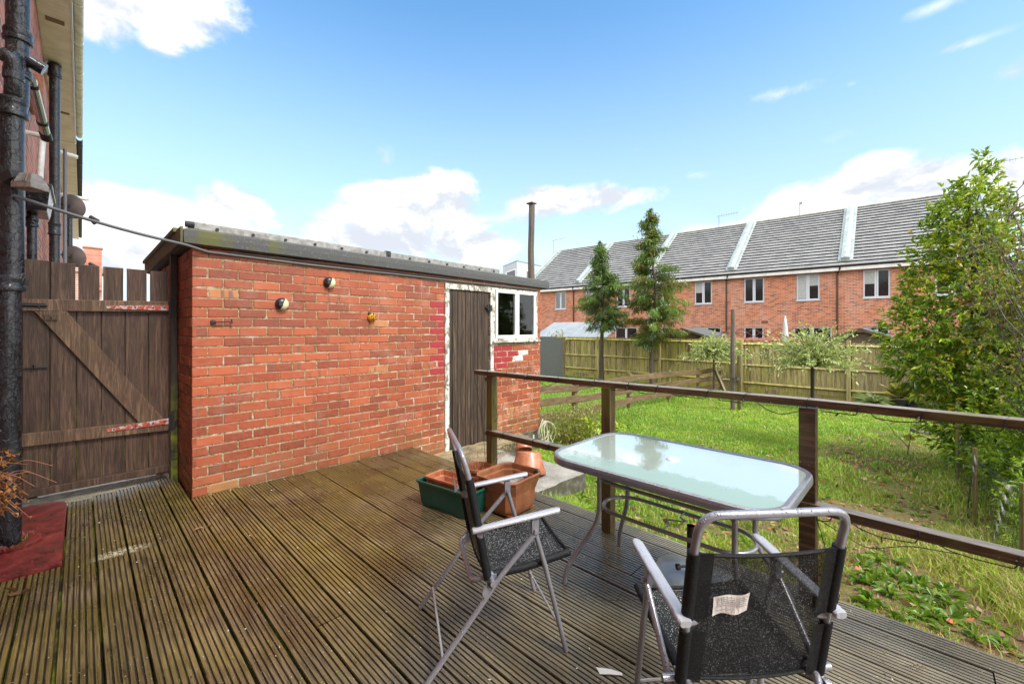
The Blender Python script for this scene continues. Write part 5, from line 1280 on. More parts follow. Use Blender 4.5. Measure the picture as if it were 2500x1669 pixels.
for k in range(4):
    g = G(); y0 = 10.3 + k * 1.08; g.add([(16.55, y0, .98), (16.55, y0 + 1.05, .98), (18.2, y0 + 1.05, 1.72), (18.2, y0, 1.72), (16.55, y0, 1.01), (16.55, y0 + 1.05, 1.01), (18.2, y0 + 1.05, 1.75), (18.2, y0, 1.75)], [(0, 3, 2, 1), (4, 5, 6, 7), (0, 1, 5, 4), (1, 2, 6, 5), (3, 0, 4, 7)]); g.build('roof_panel', M['polycarb'], gh)
fs = thing('side_fence', 'brown slatted side fence running away behind the conifers', 'fence', (18, 9.2, -1))
g = G()
for k in range(32): g.col = (random.random(), 0, 1); g.box(16.8 + k * .25, 17.04 + k * .25, 8.6 - k * .03, 8.62 - k * .03, -1, 1.22 + random.uniform(-.02, .02))
g.build('board', M['shedwood'], fs)
g = G(); g.col = (.5, 0, 1)
for k in range(22): g.box(18.0, 18.02, 8.6 - k * .12, 8.71 - k * .12, -1, 1.12 + random.uniform(-.02, .02))
tag(g.build('side_fence', M['shedwood']), 'low brown board fence between the conifers beyond the boundary fence', 'fence')
cp = thing('closed_parasol', 'pale closed garden parasol behind the back fence', 'parasol', (17, 3.45, -1))
g = G(); g.lathe([(.02, -.2), (.13, .2), (.12, .9), (.07, 1.5), (.02, 1.84), (0, 1.86)], (17, 3.45, 0), 12); g.build('canopy', M['parasolc'], cp, smooth=True); g = G(); g.tube([(17, 3.45, -1.1), (17, 3.45, 0)], .025, 8); g.build('pole', M['greypvc'], cp)
tl = thing('tiled_lean_to', 'terracotta tiled lean to roof edge showing over the fence', 'lean-to', (17, 4.6, -1))
g = G(); g.box(16.9, 18.4, 1.95, 6.1, -1, .95); g.build('wall', M['oranget'], tl)
g = G()
for k in range(19): g.tube([(16.75, 2.0 + k * .22, .96), (18.3, 2.0 + k * .22, 1.03)], .045, 8)
g.build('roof', M['oranget'], tl)
g = G()
for k in range(7): y0 = 2.9 + k * .42; g.beam((17.6, y0, 1.1), (17.6, y0 + .42, 1.42), .015, .02); g.beam((17.6, y0 + .42, 1.1), (17.6, y0, 1.42), .015, .02)
tag(g.build('trellis', M['oranget']), 'rust coloured diamond trellis above the tiled lean to', 'trellis')
# ------------------------------------------------------------ vegetation
def branchy(g, base, tip, r0, r1, n=6, wob=.05, sides=6):
    base, tip = Vector(base), Vector(tip); pts = []
    for i in range(n + 1):
        t = i / n; p = base.lerp(tip, t)
        if 0 < i < n: p += Vector((random.uniform(-wob, wob), random.uniform(-wob, wob), random.uniform(-wob, wob) * .5))
        pts.append(p)
    g.tube(pts, [r0 + (r1 - r0) * i / n for i in range(n + 1)], sides, cap=False); return pts
def shoots(P, D, n_leaf, L, Wd, pal, spread=1.0, length=.14, droop=.15, fold=.25, jit=.25):
    """leafy shoots: P bases, D directions, n_leaf leaves round each"""
    n = len(P); t = rng.random((n, n_leaf)) ** .8; C = P[:, None] + D[:, None] * (t * length)[..., None]
    rd = rng.normal(size=(n, n_leaf, 3)); dd = D[:, None] * (.35 + .8 * t[..., None]) + rd * .55 * spread
    C = C.reshape(-1, 3); dd = unit(dd.reshape(-1, 3)); k = len(C)
    ci = rng.random(n); ci = np.clip(np.repeat(ci, n_leaf) + rng.normal(size=k) * jit * .6, 0, .999)
    pal = np.array(pal); cols = pal[(ci * len(pal)).astype(int)] * rng.uniform(.7, 1.3, (k, 1))
    return leaves(C, dd, L * rng.uniform(.6, 1.2, k), Wd * rng.uniform(.6, 1.15, k), cols, fold, droop)
def crown_pts(ells, n, shell=.55):
    """points in the outer part of a union of ellipsoids; returns points and outward directions"""
    vol = np.array([e[3] * e[4] * e[5] for e in ells]) ** .72; vol /= vol.sum(); out = []; dirs = []
    for e, v in zip(ells, vol):
        m = int(n * v); d = unit(rng.normal(size=(m, 3))); r = shell + (1.05 - shell) * rng.random((m, 1)) ** .6
        out.append(np.array(e[:3]) + d * r * np.array(e[3:6])); dirs.append(unit(d + np.array([[0, 0, .5]])))
    return np.concatenate(out), np.concatenate(dirs)
def leafmesh(name, parts, m, parent):
    Vs, Fs, Cs = [], [], []; b = 0
    for V, F, C in parts: Vs.append(V); Fs.append(F + b); Cs.append(C); b += len(V)
    return npmesh(name, np.concatenate(Vs), np.concatenate(Fs), np.concatenate(Cs), m, parent)
GR = [(.07, .16, .02), (.15, .28, .026), (.26, .40, .032), (.38, .52, .038), (.50, .60, .05)]
# big leafy tree on the right
lx, ly = 8.75, -.55
tr = thing('leafy_tree', 'tall glossy green leafy tree at the right standing before the far row', 'tree', (lx, ly, -.65))
g = G(); branchy(g, (lx, ly, -.75), (lx - .05, ly + .1, 3.3), .09, .015, 8, .05, 8)
ells = [(lx - .02, ly + .02, 3.10, .16, .16, .75), (lx + .02, ly - .02, 2.35, .42, .45, .60), (lx - .1, ly + .50, 2.25, .18, .20, .75), (lx, ly + .20, 1.75, .50, .58, .60), (lx - .1, ly + .50, 1.35, .45, .48, .36), (lx - .2, ly + .52, .90, .45, .42, .36), (lx, ly + .02, .85, .65, .62, .60), (lx - .1, ly + .0, .15, .6, .48, .55), (lx, ly - .2, -.25, .5, .4, .4), (lx, ly - .7, .5, .9, .9, 1.1), (lx + .1, ly - .7, 1.5, .7, .7, .7), (lx - .1, ly + .1, 2.9, .3, .3, .5), (lx - .02, ly + .04, 3.15, .13, .15, .55), (lx - .05, ly + .25, 2.75, .16, .16, .5), (lx, ly, 3.4, .10, .10, .35), (lx - .1, ly + .4, 2.6, .15, .14, .5)]
P, D = crown_pts(ells, 2700, .5); ok = P[:, 2] > -.62; P, D = P[ok], D[ok]
a = shoots(P, D, 9, .105, .038, GR, 1.0, .17, .25)
P2, D2 = crown_pts(ells[:9], 260, .9); b = shoots(P2, D2, 4, .10, .042, [(.45, .42, .03), (.55, .33, .02), (.35, .40, .05)], 1, .1, .3)
for _ in range(70):
    i = random.randrange(len(P)); z0_ = max(-.4, P[i][2] - random.uniform(.3, .9)); branchy(g, (lx + random.uniform(-.03, .03), ly, z0_), P[i], .016, .004, 5, .05, 5)
leafmesh('crown', [a, b], M['leafy'], tr); g.build('trunk', M['bark'], tr, smooth=True)
# dead hanging leaves near the top
P = np.array([[lx - .15, ly - .22, 2.65]] * 26) + rng.normal(size=(26, 3)) * [.05, .10, .14]; D = unit(rng.normal(size=(26, 3)) * .3 + [0, 0, -1])
leafmesh('dead_leaves', [leaves(P, D, rng.uniform(.18, .32, 26), rng.uniform(.03, .055, 26), np.array([[.30, .15, .05]] * 26) * rng.uniform(.6, 1.3, (26, 1)))], M['dry'], tr)
# nearer mixed shrub at the right edge: bare twigs, small leaves
def cam_pt(px, py, Z):
    X = (px - 1250) / 1030 * Z; return np.array([X * .6997 + Z * .7145, -X * .7145 + Z * .6997, HC - (py - 802) / 1030 * Z])
sh = thing('tangled_shrub', 'tangled shrub with bare dark twigs and red leaves at the right edge', 'shrub', (6.6, -1.3, -.6))
g = G(); tips = []
bx0 = Vector((6.55, -1.45, -.6))
for _ in range(75):
    t = cam_pt(random.uniform(2370, 2640), random.uniform(560, 960), random.uniform(4.0, 5.0)); mid = bx0.lerp(Vector(t), .5) + Vector((random.uniform(-.2, .2), random.uniform(-.2, .2), random.uniform(0, .4)))
    pts = branchy(g, bx0 + Vector((random.uniform(-.2, .2), random.uniform(-.2, .2), 0)), mid, .014, .008, 4, .05, 5); pts += branchy(g, mid, t, .008, .0025, 6, .06, 4); tips += pts[5:]
for (q0, q1) in (((2520, 605), (2395, 612)), ((2395, 612), (2330, 560)), ((2395, 612), (2300, 640)), ((2500, 640), (2380, 690)), ((2500, 600), (2462, 500)), ((2462, 540), (2500, 440)), ((2500, 720), (2330, 820)), ((2510, 800), (2340, 850)), ((2500, 910), (2420, 905)), ((2480, 660), (2400, 560)), ((2490, 690), (2440, 610)), ((2500, 500), (2440, 530))):
    p0, p1 = cam_pt(*q0, 4.5), cam_pt(*q1, 4.5 + random.uniform(-.2, .3)); pts = branchy(g, p0, p1, .012, .003, 7, .025, 5); tips += pts
    for _ in range(7):
        s = random.choice(pts); e = s + Vector((random.uniform(-.2, .2), random.uniform(-.2, .2), random.uniform(-.08, .22))); tips.append(e); branchy(g, s, e, .004, .0015, 3, .02, 4)
g.build('branches', M['bark'], sh)
T = np.array([tuple(t) for t in tips if t.z > -.3]); T = T[rng.integers(0, len(T), 1500)] + rng.normal(size=(1500, 3)) * .08
a = shoots(T[:1050], unit(rng.normal(size=(1050, 3)) + [0, 0, .4]), 5, .05, .022, [(.05, .10, .02), (.09, .16, .02), (.16, .22, .03), (.28, .28, .04), (.36, .26, .05)], 1, .08, .2)
rc = cam_pt(2450, 745, 4.4); b = shoots(np.array([rc] * 70) + rng.normal(size=(70, 3)) * [.20, .20, .10], unit(rng.normal(size=(70, 3)) + [0, 0, -.3]), 6, .07, .016, [(.07, .008, .014), (.11, .012, .02), (.05, .01, .012)], 1, .08, .3)
leafmesh('leaves', [a, b], M['leafy'], sh)
# low dark hedge plants behind the wire fence
hd = thing('evergreen_bush', 'low dark evergreen bush behind the wire fence below the leafy tree', 'bush', (6.6, -.9, -.6))
ells = [(6.9, -1.0, .0, .75, .55, .62), (7.7, -.85, .1, .8, .5, .7), (6.1, -1.25, -.05, .6, .6, .55), (8.6, -.9, .0, .8, .5, .6), (5.6, -1.3, -.15, .5, .5, .48), (4.9, -1.15, -.25, .5, .42, .42), (4.4, -1.2, -.40, .4, .35, .3)]
P, D = crown_pts(ells, 1900, .4); ok = P[:, 2] > -.6; a = shoots(P[ok], D[ok], 8, .085, .032, GR[:4], 1, .14, .25)
leafmesh('leaves', [a], M['leafy'], hd)
g = G()
for _ in range(26): e = P[random.randrange(len(P))]; branchy(g, (random.uniform(6.2, 8.2), -1, -.65), e, .014, .004, 4, .05, 5)
g.build('stems', M['bark'], hd)
hy = thing('blossom_shrub', 'small pale blue flowered shrub against the wire fence at the right edge', 'shrub', (5.3, -.75, -.5))
ells = [(5.45, -.85, .02, .35, .35, .30), (5.2, -.8, -.3, .45, .35, .3)]
P, D = crown_pts(ells, 420, .3); a = shoots(P, D, 7, .04, .02, GR[1:4], 1, .1, .2)
P2, D2 = crown_pts(ells[:1], 26, .9); b = shoots(P2, D2, 9, .02, .02, [(.35, .40, .62), (.5, .5, .65)], 1.5, .03, 0); leafmesh('leaves', [a, b], M['leafy'], hy)
g = G()
for _ in range(16): branchy(g, (5.3, -.8, -.55), P[random.randrange(len(P))], .006, .002, 4, .03, 4)
g.build('stems', M['bark'], hy)
# wire fence with thin posts
wfz = thing('wire_fence', 'sagging chicken wire fence on thin posts along the right side', 'fence', (7.5, -.28, -.5))
WP = [(3.6, -.80), (4.7, -.50), (6.3, -.36), (7.9, -.30), (9.9, -.26), (12.5, -.2), (15.8, -.2)]
for i, (x, y) in enumerate(WP):
    g = G(); h = [.6, .7, .8, 1.05, 1.1, 1.0, 1.0][i]; z = float(gz(x, y)); g.tube([(x, y, z - .1), (x + .02, y, z + h)], .018 if i else .012, 8); g.build('post', M['fencepost'], wfz)
g = G(); cs = .055
def wp(x, h):
    y = np.interp(x, [p[0] for p in WP], [p[1] for p in WP]) + .03 * math.sin(x * 5 + h * 3); z = float(gz(x, y)) + h * (.70 + .07 * math.sin(x * 2.1)); return Vector((x, y, z))
x = 3.7
while x < 9.6:
    for k in range(13):
        h0, h1 = k / 13, (k + 1) / 13; s = cs if k % 2 else 0
        a_, b_, c_ = wp(x + s, h0), wp(x + cs - s, h1), wp(x + s + cs, h0) if not k % 2 else wp(x + s + cs, h0)
        for q in ((a_, b_), (b_, wp(x + 2 * cs - s if k % 2 == 0 and False else x + s + cs, h0))): g.tube(q, .0009, 3, cap=False)
    x += cs * 1.0
g.tube([wp(q / 10 + 3.7, 1.02) for q in range(0, 89)], .003, 4)
g.build('netting', M['black'], wfz)
# conifers
def conifer(x, y, zb, zt, zc, prof, name_label, lean=0.0, dens=1.0, pal=None, yel=.1):
    t = thing('conifer', name_label, 'tree', (x, y, zb)); g = G()
    axis = lambda z: Vector((x + lean * math.sin((z - zb) * .9) * .12, y + lean * .1 * math.sin((z - zb) * 1.3), z))
    pts = [axis(zb - .1 + (zt - zb) * i / 14) for i in range(15)]; g.tube(pts, [.095 * (1 - i / 14) ** .8 + .008 for i in range(15)], 9)
    C, D, cols, L, Wd = [], [], [], [], []
    pal = np.array(pal or [(.04, .085, .026), (.065, .13, .032), (.10, .18, .036), (.14, .23, .042)])
    n = int(90 * dens); z = zc
    for i in range(n):
        z = zc + (zt - .25 - zc) * (i + random.random()) / n; rmax = 1.2 * np.interp(z, [p[0] for p in prof], [p[1] for p in prof]); a = random.random() * 6.283; r = rmax * random.uniform(.45, 1.08)
        s = axis(z); up = random.uniform(.05, .45) * r; tip = s + Vector((math.cos(a) * r, math.sin(a) * r, up * .6 - .10 * r)); mid = s.lerp(tip, .5) + Vector((0, 0, .12 * r))
        g.tube([s, mid, tip], [.016, .010, .004], 5, cap=False); br = np.array(pal[random.randrange(len(pal))]) * random.uniform(.8, 1.3)
        if random.random() < yel: br = np.array((.16, .15, .025)) * random.uniform(.6, 1.2)
        m = int(60 + r * 150)
        for _ in range(m):
            q = random.uniform(.25, 1.0); p = s.lerp(mid, q * 2) if q < .5 else mid.lerp(tip, q * 2 - 1)
            p = p + Vector((random.gauss(0, .07), random.gauss(0, .07), random.gauss(-.02, .06)))
            d = Vector((math.cos(a) * .6 + random.gauss(0, .45), math.sin(a) * .6 + random.gauss(0, .45), random.gauss(-.75, .45)))
            C.append(p); D.append(d.normalized()); cols.append(br * random.uniform(.65, 1.35)); L.append(random.uniform(.07, .21)); Wd.append(random.uniform(.014, .038))
    # leading shoot
    for _ in range(int(520 * dens)):
        z = random.uniform(zt - 1.1, zt); rr = .03 + .16 * (zt - z); p = axis(min(z, zt - .02)) + Vector((random.gauss(0, rr), random.gauss(0, rr), 0)); C.append(p); D.append(Vector((random.gauss(0, .5), random.gauss(0, .5), -.5 + random.gauss(0, .5))).normalized()); cols.append(pal[random.randrange(len(pal))] * random.uniform(.7, 1.3)); L.append(random.uniform(.05, .15)); Wd.append(random.uniform(.02, .045))
    V = leaves(np.array([tuple(c) for c in C]), np.array([tuple(d) for d in D]), np.array(L), np.array(Wd), np.array(cols), .15, .1)
    leafmesh('crown', [V], M['leafy'], t); g.build('trunk', M['bark'], t, smooth=True)
conifer(14.95, 9.48, -.73, 5.0, 1.35, [(1.3, .45), (1.5, .65), (1.9, .95), (2.3, 1.0), (2.8, .95), (3.3, .70), (3.7, .38), (4.3, .22), (5.1, .06)], 'shorter rounder dark conifer before the back fence', .6, 1.1, yel=.03)
conifer(14.8, 7.2, -.73, 5.85, .75, [(.6, .45), (1.1, .95), (1.6, 1.2), (2.2, 1.3), (2.9, 1.2), (3.3, .85), (3.7, .75), (4.2, .45), (4.8, .30), (5.3, .24), (5.9, .12)], 'taller ragged conifer with drooping yellow green sprays', 1.0, 1.35, pal=[(.045, .09, .022), (.07, .14, .026), (.11, .20, .03), (.16, .24, .04)], yel=.3)
# variegated willow shrubs on short stems
def willow(x, y, zb, zc, r, label, n=240, flat=.8, bias=(0, 0, .05)):
    t = thing('willow_shrub', label, 'shrub', (x, y, zb)); g = G(); g.tube([(x, y, zb - .05), (x + .02, y, zb + (zc - zb) * .5), (x, y, zc - .1)], [.03, .025, .03], 7)
    Cs, Ds = [], []
    for _ in range(n):
        d = Vector((random.gauss(0, 1) + bias[0], random.gauss(0, 1) + bias[1], abs(random.gauss(0, 1.1)) + bias[2])).normalized(); L = r * random.uniform(.55, 1.2); dz = -.45 * L * random.random() ** 2 * (1 - max(0, d.z))
        p0 = Vector((x, y, zc - .05)); p1 = p0 + Vector((d.x * L * .55, d.y * L * .55, d.z * L * .6 * flat + .05)); p2 = p0 + Vector((d.x * L, d.y * L, d.z * L * flat + dz)); g.tube([p0, p1, p2], [.006, .004, .002], 4, cap=False)
        for _ in range(24):
            q = random.uniform(.25, 1); p = p0.lerp(p1, q * 2) if q < .5 else p1.lerp(p2, q * 2 - 1); Cs.append(tuple(p)); dd = (p2 - p1).normalized() + Vector((random.gauss(0, .55), random.gauss(0, .55), random.gauss(0, .55))); Ds.append(tuple(dd.normalized()))
    k = len(Cs); pal = np.array([(.24, .33, .07), (.40, .48, .14), (.56, .62, .26), (.68, .72, .42)]); c = pal[rng.integers(0, 4, k)] * rng.uniform(.7, 1.25, (k, 1))
    leafmesh('crown', [leaves(np.array(Cs), np.array(Ds), rng.uniform(.06, .12, k), rng.uniform(.022, .038, k), c, .2, .1)], M['leafy'], t); g.build('stem', M['bark'], t)
willow(14.3, 4.88, -.72, .50, .98, 'pale willow shrub left of the clothes pole', 230)
willow(13.6, 2.12, -.70, .45, 1.25, 'pale willow shrub on a dark stake right of the clothes pole', 250, .85)
g = G(); g.tube([(13.55, 2.14, -.8), (13.55, 2.14, .5)], .035, 8); tag(g.build('tree_stake', M['black']), 'dark stake holding the right hand willow shrub', 'stake')
# pots by the back fence
def tub(x, y, r, h, m, label, nm='plant_tub'):
    t = thing(nm, label, 'pot', (x, y, float(gz(x, y)))); z = float(gz(x, y)); g = G(); g.lathe([(0, 0), (r * .75, 0), (r, h), (r * .93, h), (r * .9, h - .04), (0, h - .05)], (x, y, z), 20); g.build('body', m, t, smooth=True); return t, z + h
def spiky(parent, x, y, z, n, L, pal, up=.5, w=.02, nm='leaves'):
    D = unit(np.concatenate([rng.normal(size=(n, 2)), rng.uniform(up * .3, up * 2.2, (n, 1))], 1)); C = np.array([[x, y, z]] * n) + rng.normal(size=(n, 3)) * [.03, .03, .01]
    pal = np.array(pal); c = pal[rng.integers(0, len(pal), n)] * rng.uniform(.7, 1.3, (n, 1)); return leafmesh(nm, [leaves(C, D, L * rng.uniform(.6, 1.1, n), np.full(n, w), c, .3, .25)], M['leafy'], parent)
t, z = tub(14.9, .98, .2, .22, M['blackmat'], 'black tub with spiky striped plant by the back fence'); spiky(t, 14.9, .98, z - .05, 90, .55, [(.3, .36, .2), (.15, .22, .08), (.4, .42, .28)], .45, .035)
t, z = tub(15.2, .45, .26, .30, M['blackmat'], 'big black tub of straggly yellow stems by the back fence'); spiky(t, 15.2, .45, z, 60, .75, [(.25, .22, .05), (.12, .13, .03), (.3, .2, .08)], 1.6, .05)
t, z = tub(15.0, .12, .22, .26, M['blackmat'], 'black tub beside the wheelbarrow handles by the back fence'); spiky(t, 15.0, .12, z, 50, .5, [(.22, .2, .06), (.1, .12, .03)], 1.3, .045)
t, z = tub(14.5, .42, .13, .18, M['terra'], 'small terracotta pot before the black tubs')
g = G(); g.beam((11.50, .0, -.68), (11.72, .12, -.66), .22, .17); tag(g.build('stone_block', M['stone'], bevel=.02), 'mossy stone block lying in the grass near the wire fence', 'stone')
g = G(); z = float(gz(9.25, .2)); branchy(g, (9.25, .2, z), (9.3, .15, z + .55), .008, .004, 4, .01, 5); branchy(g, (9.25, .2, z + .15), (9.2, .45, z + .50), .006, .003, 4, .02, 5)
t = thing('sapling', 'tiny bare sapling with two yellow leaves in the soil patch', 'plant', (9.25, .2, z)); g.build('stem', M['bark'], t)
leafmesh('leaves', [leaves(np.array([[9.2, .45, z + .5], [9.22, .42, z + .46], [9.3, .15, z + .3], [9.28, .1, z + .28]]), unit(np.array([[0, .6, .3], [.3, -.5, .3], [.2, -.6, .1], [0, .6, .1]])), np.full(4, .17), np.full(4, .12), np.array([[.34, .29, .02]] * 4))], M['leafy'], t)

# dried plant and grass tuft by the near pipe
dp = thing('dried_plant', 'dead orange brown dried plant hanging at the left edge before the pipe', 'plant', (-.40, 3.9, .5))
g = G(); Cs = []; Ds = []
for _ in range(34):
    s = Vector((-.42, random.uniform(3.78, 3.98), random.uniform(.42, .62))); e = s + Vector((random.uniform(.05, .20), random.uniform(-.10, .06), random.uniform(-.22, .12))); m = s.lerp(e, .5) + Vector((0, 0, .05)); g.tube([s, m, e], [.0022, .0018, .001], 4, cap=False)
    for _ in range(16):
        q = random.random(); p = s.lerp(m, q * 2) if q < .5 else m.lerp(e, q * 2 - 1); Cs.append(tuple(p)); Ds.append((random.gauss(0, 1), random.gauss(0, 1), random.gauss(0, 1)))
for _ in range(4):
    s = Vector((-.42, random.uniform(3.78, 3.95), .5)); e = s + Vector((random.uniform(.22, .32), random.uniform(-.12, .02), random.uniform(-.12, .12))); g.tube(fillet([s, s.lerp(e, .6) + Vector((0, 0, .09)), e], .05), .0014, 4, cap=False)
g.build('stems', M['tanplate'], dp); k = len(Cs); pal = np.array([(.30, .10, .025), (.42, .17, .04), (.16, .055, .02), (.5, .25, .08)])
leafmesh('leaves', [leaves(np.array(Cs), unit(np.array(Ds)), rng.uniform(.015, .04, k), rng.uniform(.012, .026, k), pal[rng.integers(0, 4, k)] * rng.uniform(.7, 1.2, (k, 1)), .5, .1)], M['dry'], dp)
n = 34; D = unit(np.concatenate([rng.normal(size=(n, 2)) * .6, np.ones((n, 1)) * .8], 1)); C = np.array([[-.245, 4.20, .015]] * n) + rng.normal(size=(n, 3)) * [.018, .018, .001]
tag(leafmesh('grass_tuft', [leaves(C, D, rng.uniform(.03, .08, n), np.full(n, .005), np.array([[.22, .26, .03]] * n) * rng.uniform(.7, 1.3, (n, 1)), .2, .2)], M['grass'], None), 'small tuft of grass growing at the foot of the near soil pipe', 'grass tuft')
g = G()
for _ in range(60):
    a = random.random() * 6.28; r = .088 + random.random() * .03; g.beam((cx_ + r * math.cos(a), cy_ + r * math.sin(a), .02), (cx_ + (r + .02) * math.cos(a + .3), cy_ + (r + .02) * math.sin(a + .3), .03 + random.random() * .02), .03, .02)
g.build('mortar_collar', M['redslab'], sp)
n = 22; tw = thing('fallen_twig', 'thin fallen twig with dark side shoots lying on the decking under the table', 'twig', (1.85, 1.12, .01))
g = G(); pts = branchy(g, (1.80, 1.30, .012), (2.00, .98, .05), .0025, .0012, 5, .02, 4)
for s in pts[1:]: branchy(g, s, s + Vector((random.uniform(-.08, .08), random.uniform(-.08, .08), random.uniform(.0, .08))), .0014, .0008, 2, .01, 4)
g.build('stem', M['bark'], tw)

# scattered bits on the deck
def flat_leaves(n, xr, yr, zf, pal, size, m, name, label, cat, test=None):
    P = np.stack([rng.uniform(*xr, n), rng.uniform(*yr, n), np.zeros(n)], 1)
    if test is not None: P = P[test(P)]
    n = len(P); P[:, 2] = zf(P[:, 0], P[:, 1]); D = unit(np.concatenate([rng.normal(size=(n, 2)), rng.normal(size=(n, 1)) * .15], 1)); pal = np.array(pal)
    o = leafmesh(name, [leaves(P, D, size * rng.uniform(.5, 1.3, n), size * rng.uniform(.3, .7, n), pal[rng.integers(0, len(pal), n)] * rng.uniform(.6, 1.3, (n, 1)), .12, -.05)], m, None)
    return tag(o, label, cat, kind='stuff')
inshed = lambda P: ~((P[:, 0] > .62) & (P[:, 1] > 4.33))
flat_leaves(330, (-.05, 2.7), (-.2, 4.9), lambda x, y: np.full(len(x), .004), [(.5, .46, .36), (.35, .25, .12), (.2, .12, .05), (.55, .52, .45)], .014, M['dry'], 'deck_debris', 'tiny scattered leaf and seed debris on the decking', 'debris', inshed)
for (x, y, c, s, lab) in ((.60, 3.62, (.34, .17, .09), .05, 'small curled brown leaf on the decking right of the bird lime splash'), (-.22, 3.42, (.16, .075, .035), .065, 'large curled brown leaf on the decking beside the red slab'), (1.78, 1.92, (.30, .32, .03), .05, 'yellow green leaf on the decking behind the side-on chair'), (2.42, .02, (.42, .30, .2), .03, 'pale shell-like leaf on the decking right of the near chair')):
    n = 3; P = np.array([[x, y, .012]] * n) + rng.normal(size=(n, 3)) * [.012, .012, .004]; D = unit(rng.normal(size=(n, 3)) * [1, 1, .3])
    tag(leafmesh('fallen_leaf', [leaves(P, D, np.full(n, s), np.full(n, s * .5), np.array([c] * n) * rng.uniform(.7, 1.2, (n, 1)), .5, -.2)], M['dry'], None), lab, 'leaf')

# lawn
def lawn(name, label, n, xr, yr, dens, hf, m=M['grass'], kind='stuff'):
    P = np.stack([rng.uniform(*xr, n), rng.uniform(*yr, n)], 1)
    d = np.hypot(P[:, 0], P[:, 1]); P = P[rng.random(len(P)) < dens(P[:, 0], P[:, 1])]; n = len(P)
    x, y = P[:, 0], P[:, 1]; h, c, w, lean = hf(x, y); z = gz(x, y)
    a = rng.uniform(0, 2 * np.pi, n); ln = np.stack([np.cos(a), np.sin(a)], 1) * (lean * h)[:, None]; b = rng.uniform(0, 2 * np.pi, n); sx, sy = np.cos(b) * w / 2, np.sin(b) * w / 2
    B0 = np.stack([x - sx, y - sy, z - .01], 1); B1 = np.stack([x + sx, y + sy, z - .01], 1); m0 = np.stack([x - sx * .8 + ln[:, 0] * .35, y - sy * .8 + ln[:, 1] * .35, z + h * .6], 1); m1 = np.stack([x + sx * .8 + ln[:, 0] * .35, y + sy * .8 + ln[:, 1] * .35, z + h * .6], 1); T = np.stack([x + ln[:, 0], y + ln[:, 1], z + h * rng.uniform(.75, 1.0, n)], 1)
    V = np.stack([B0, B1, m1, m0, T], 1).reshape(-1, 3); k = np.arange(n)[:, None] * 5
    F = np.concatenate([k + [[0, 1, 2]], k + [[0, 2, 3]], k + [[3, 2, 4]]], 0); o = npmesh(name, V, F, np.concatenate([c, c, c]), m); return tag(o, label, 'grass', kind=kind)
def vn(x, y, s, o=0): return .5 + .25 * (np.sin(x * s + 1.3 * o + 1.7 * np.sin(y * s * .7 + o)) + np.sin(y * s * 1.1 + 2.1 * o + 1.9 * np.sin(x * s * .6 - o)))
def bare(x, y):
    b = smooth(.40, .62, vn(x, y, 1.9, 1) * .5 + vn(x, y, 4.3, 3) * .5) * smooth(9.5, 6.0, x) * smooth(3.0, 1.0, y) * smooth(-.9, -.3, y)
    e = ((x - 9.2) / 2.2) ** 2 + ((y - .55) / .6) ** 2; return np.clip(b * .92 + smooth(1.9, 1.0, e) * .55 + smooth(.62, .78, vn(x, y, 2.7, 9) * .6 + vn(x, y, 7.1, 11) * .4) * .6, 0, .95)
def dens(x, y):
    d = np.hypot(x, y); D = np.clip(1.25 - d / 13, .22, 1) * (1 - bare(x, y)) * (1 - smooth(15.2, 15.7, x) * .9)
    return D * ~((x < 3.95) & (y > 2.62) & (y < 4.4)) * ~((x < 5.15) & (y > 3.4) & (x < 3.3 + (y - 3.4) * 2)) * ~((x < 5.1) & (y > 4.3))
def grass_h(x, y):
    d = np.hypot(x, y); n1, n2 = vn(x, y, 2.3, 2), vn(x, y, 6.1, 4); h = .022 + .040 * n1 * n2 * 2 + .02 * rng.random(len(x))
    tall = smooth(.65, .1, x - 2.85) * smooth(1.2, 1.9, y) ; tall = np.maximum(tall, smooth(.5, .0, np.abs(x - 4.2)) * smooth(.8, .1, np.abs(y - 3.0)) * .4)
    tall = np.maximum(tall, smooth(.1, -.25, y + .1) * .6); tall = np.maximum(tall, smooth(4.7, 5.1, y) * smooth(5.5, 5.15, y) * .55); h = h * .85 + tall * rng.uniform(.05, .16, len(x))
    w = np.clip(.0028 + d * .0009, .0035, .016); lean = rng.uniform(.2, 1.1, len(x))
    g1, g2, g3, dry = np.array([.16, .36, .026]), np.array([.31, .53, .04]), np.array([.45, .50, .055]), np.array([.62, .47, .20])
    t = np.clip(vn(x, y, 1.1, 5) * .8 + rng.normal(size=len(x)) * .28, 0, 1)[:, None]; c = g1 * (1 - t) + g2 * t; pl2 = (vn(x, y, 5.3, 7) > .72)[:, None]; c = np.where(pl2, c * np.array([1.5, 1.25, 1.3]), c)
    ye = (np.clip(smooth(10.5, 4.5, x) * smooth(3.2, .4, y) * .55 + rng.normal(size=len(x)) * .2, 0, 1))[:, None]; c = c * (1 - ye) + g3 * ye * .9
    dr = (rng.random(len(x)) < .08 + .25 * smooth(.5, -.1, y) + .12 * ye[:, 0])[:, None]; c = np.where(dr, dry * .85, c)
    far = smooth(5.2, 5.5, y)[:, None]; c = c * (1 - far) + np.array([.17, .38, .025]) * far
    return h, c * rng.uniform(.7, 1.25, (len(x), 1)), w, lean
lawn('lawn_grass', 'rough green lawn grass with worn brown patches beyond the railing', 430000, (2.86, 15.8), (-1.3, 5.2), dens, grass_h)
lawn('neighbour_lawn_grass', 'bright short green grass beyond the low rail fence', 60000, (5.3, 15.8), (5.2, 12.5), lambda x, y: np.full(len(x), .75) * ~((x < 5.6) & (y < 7.2)), grass_h)
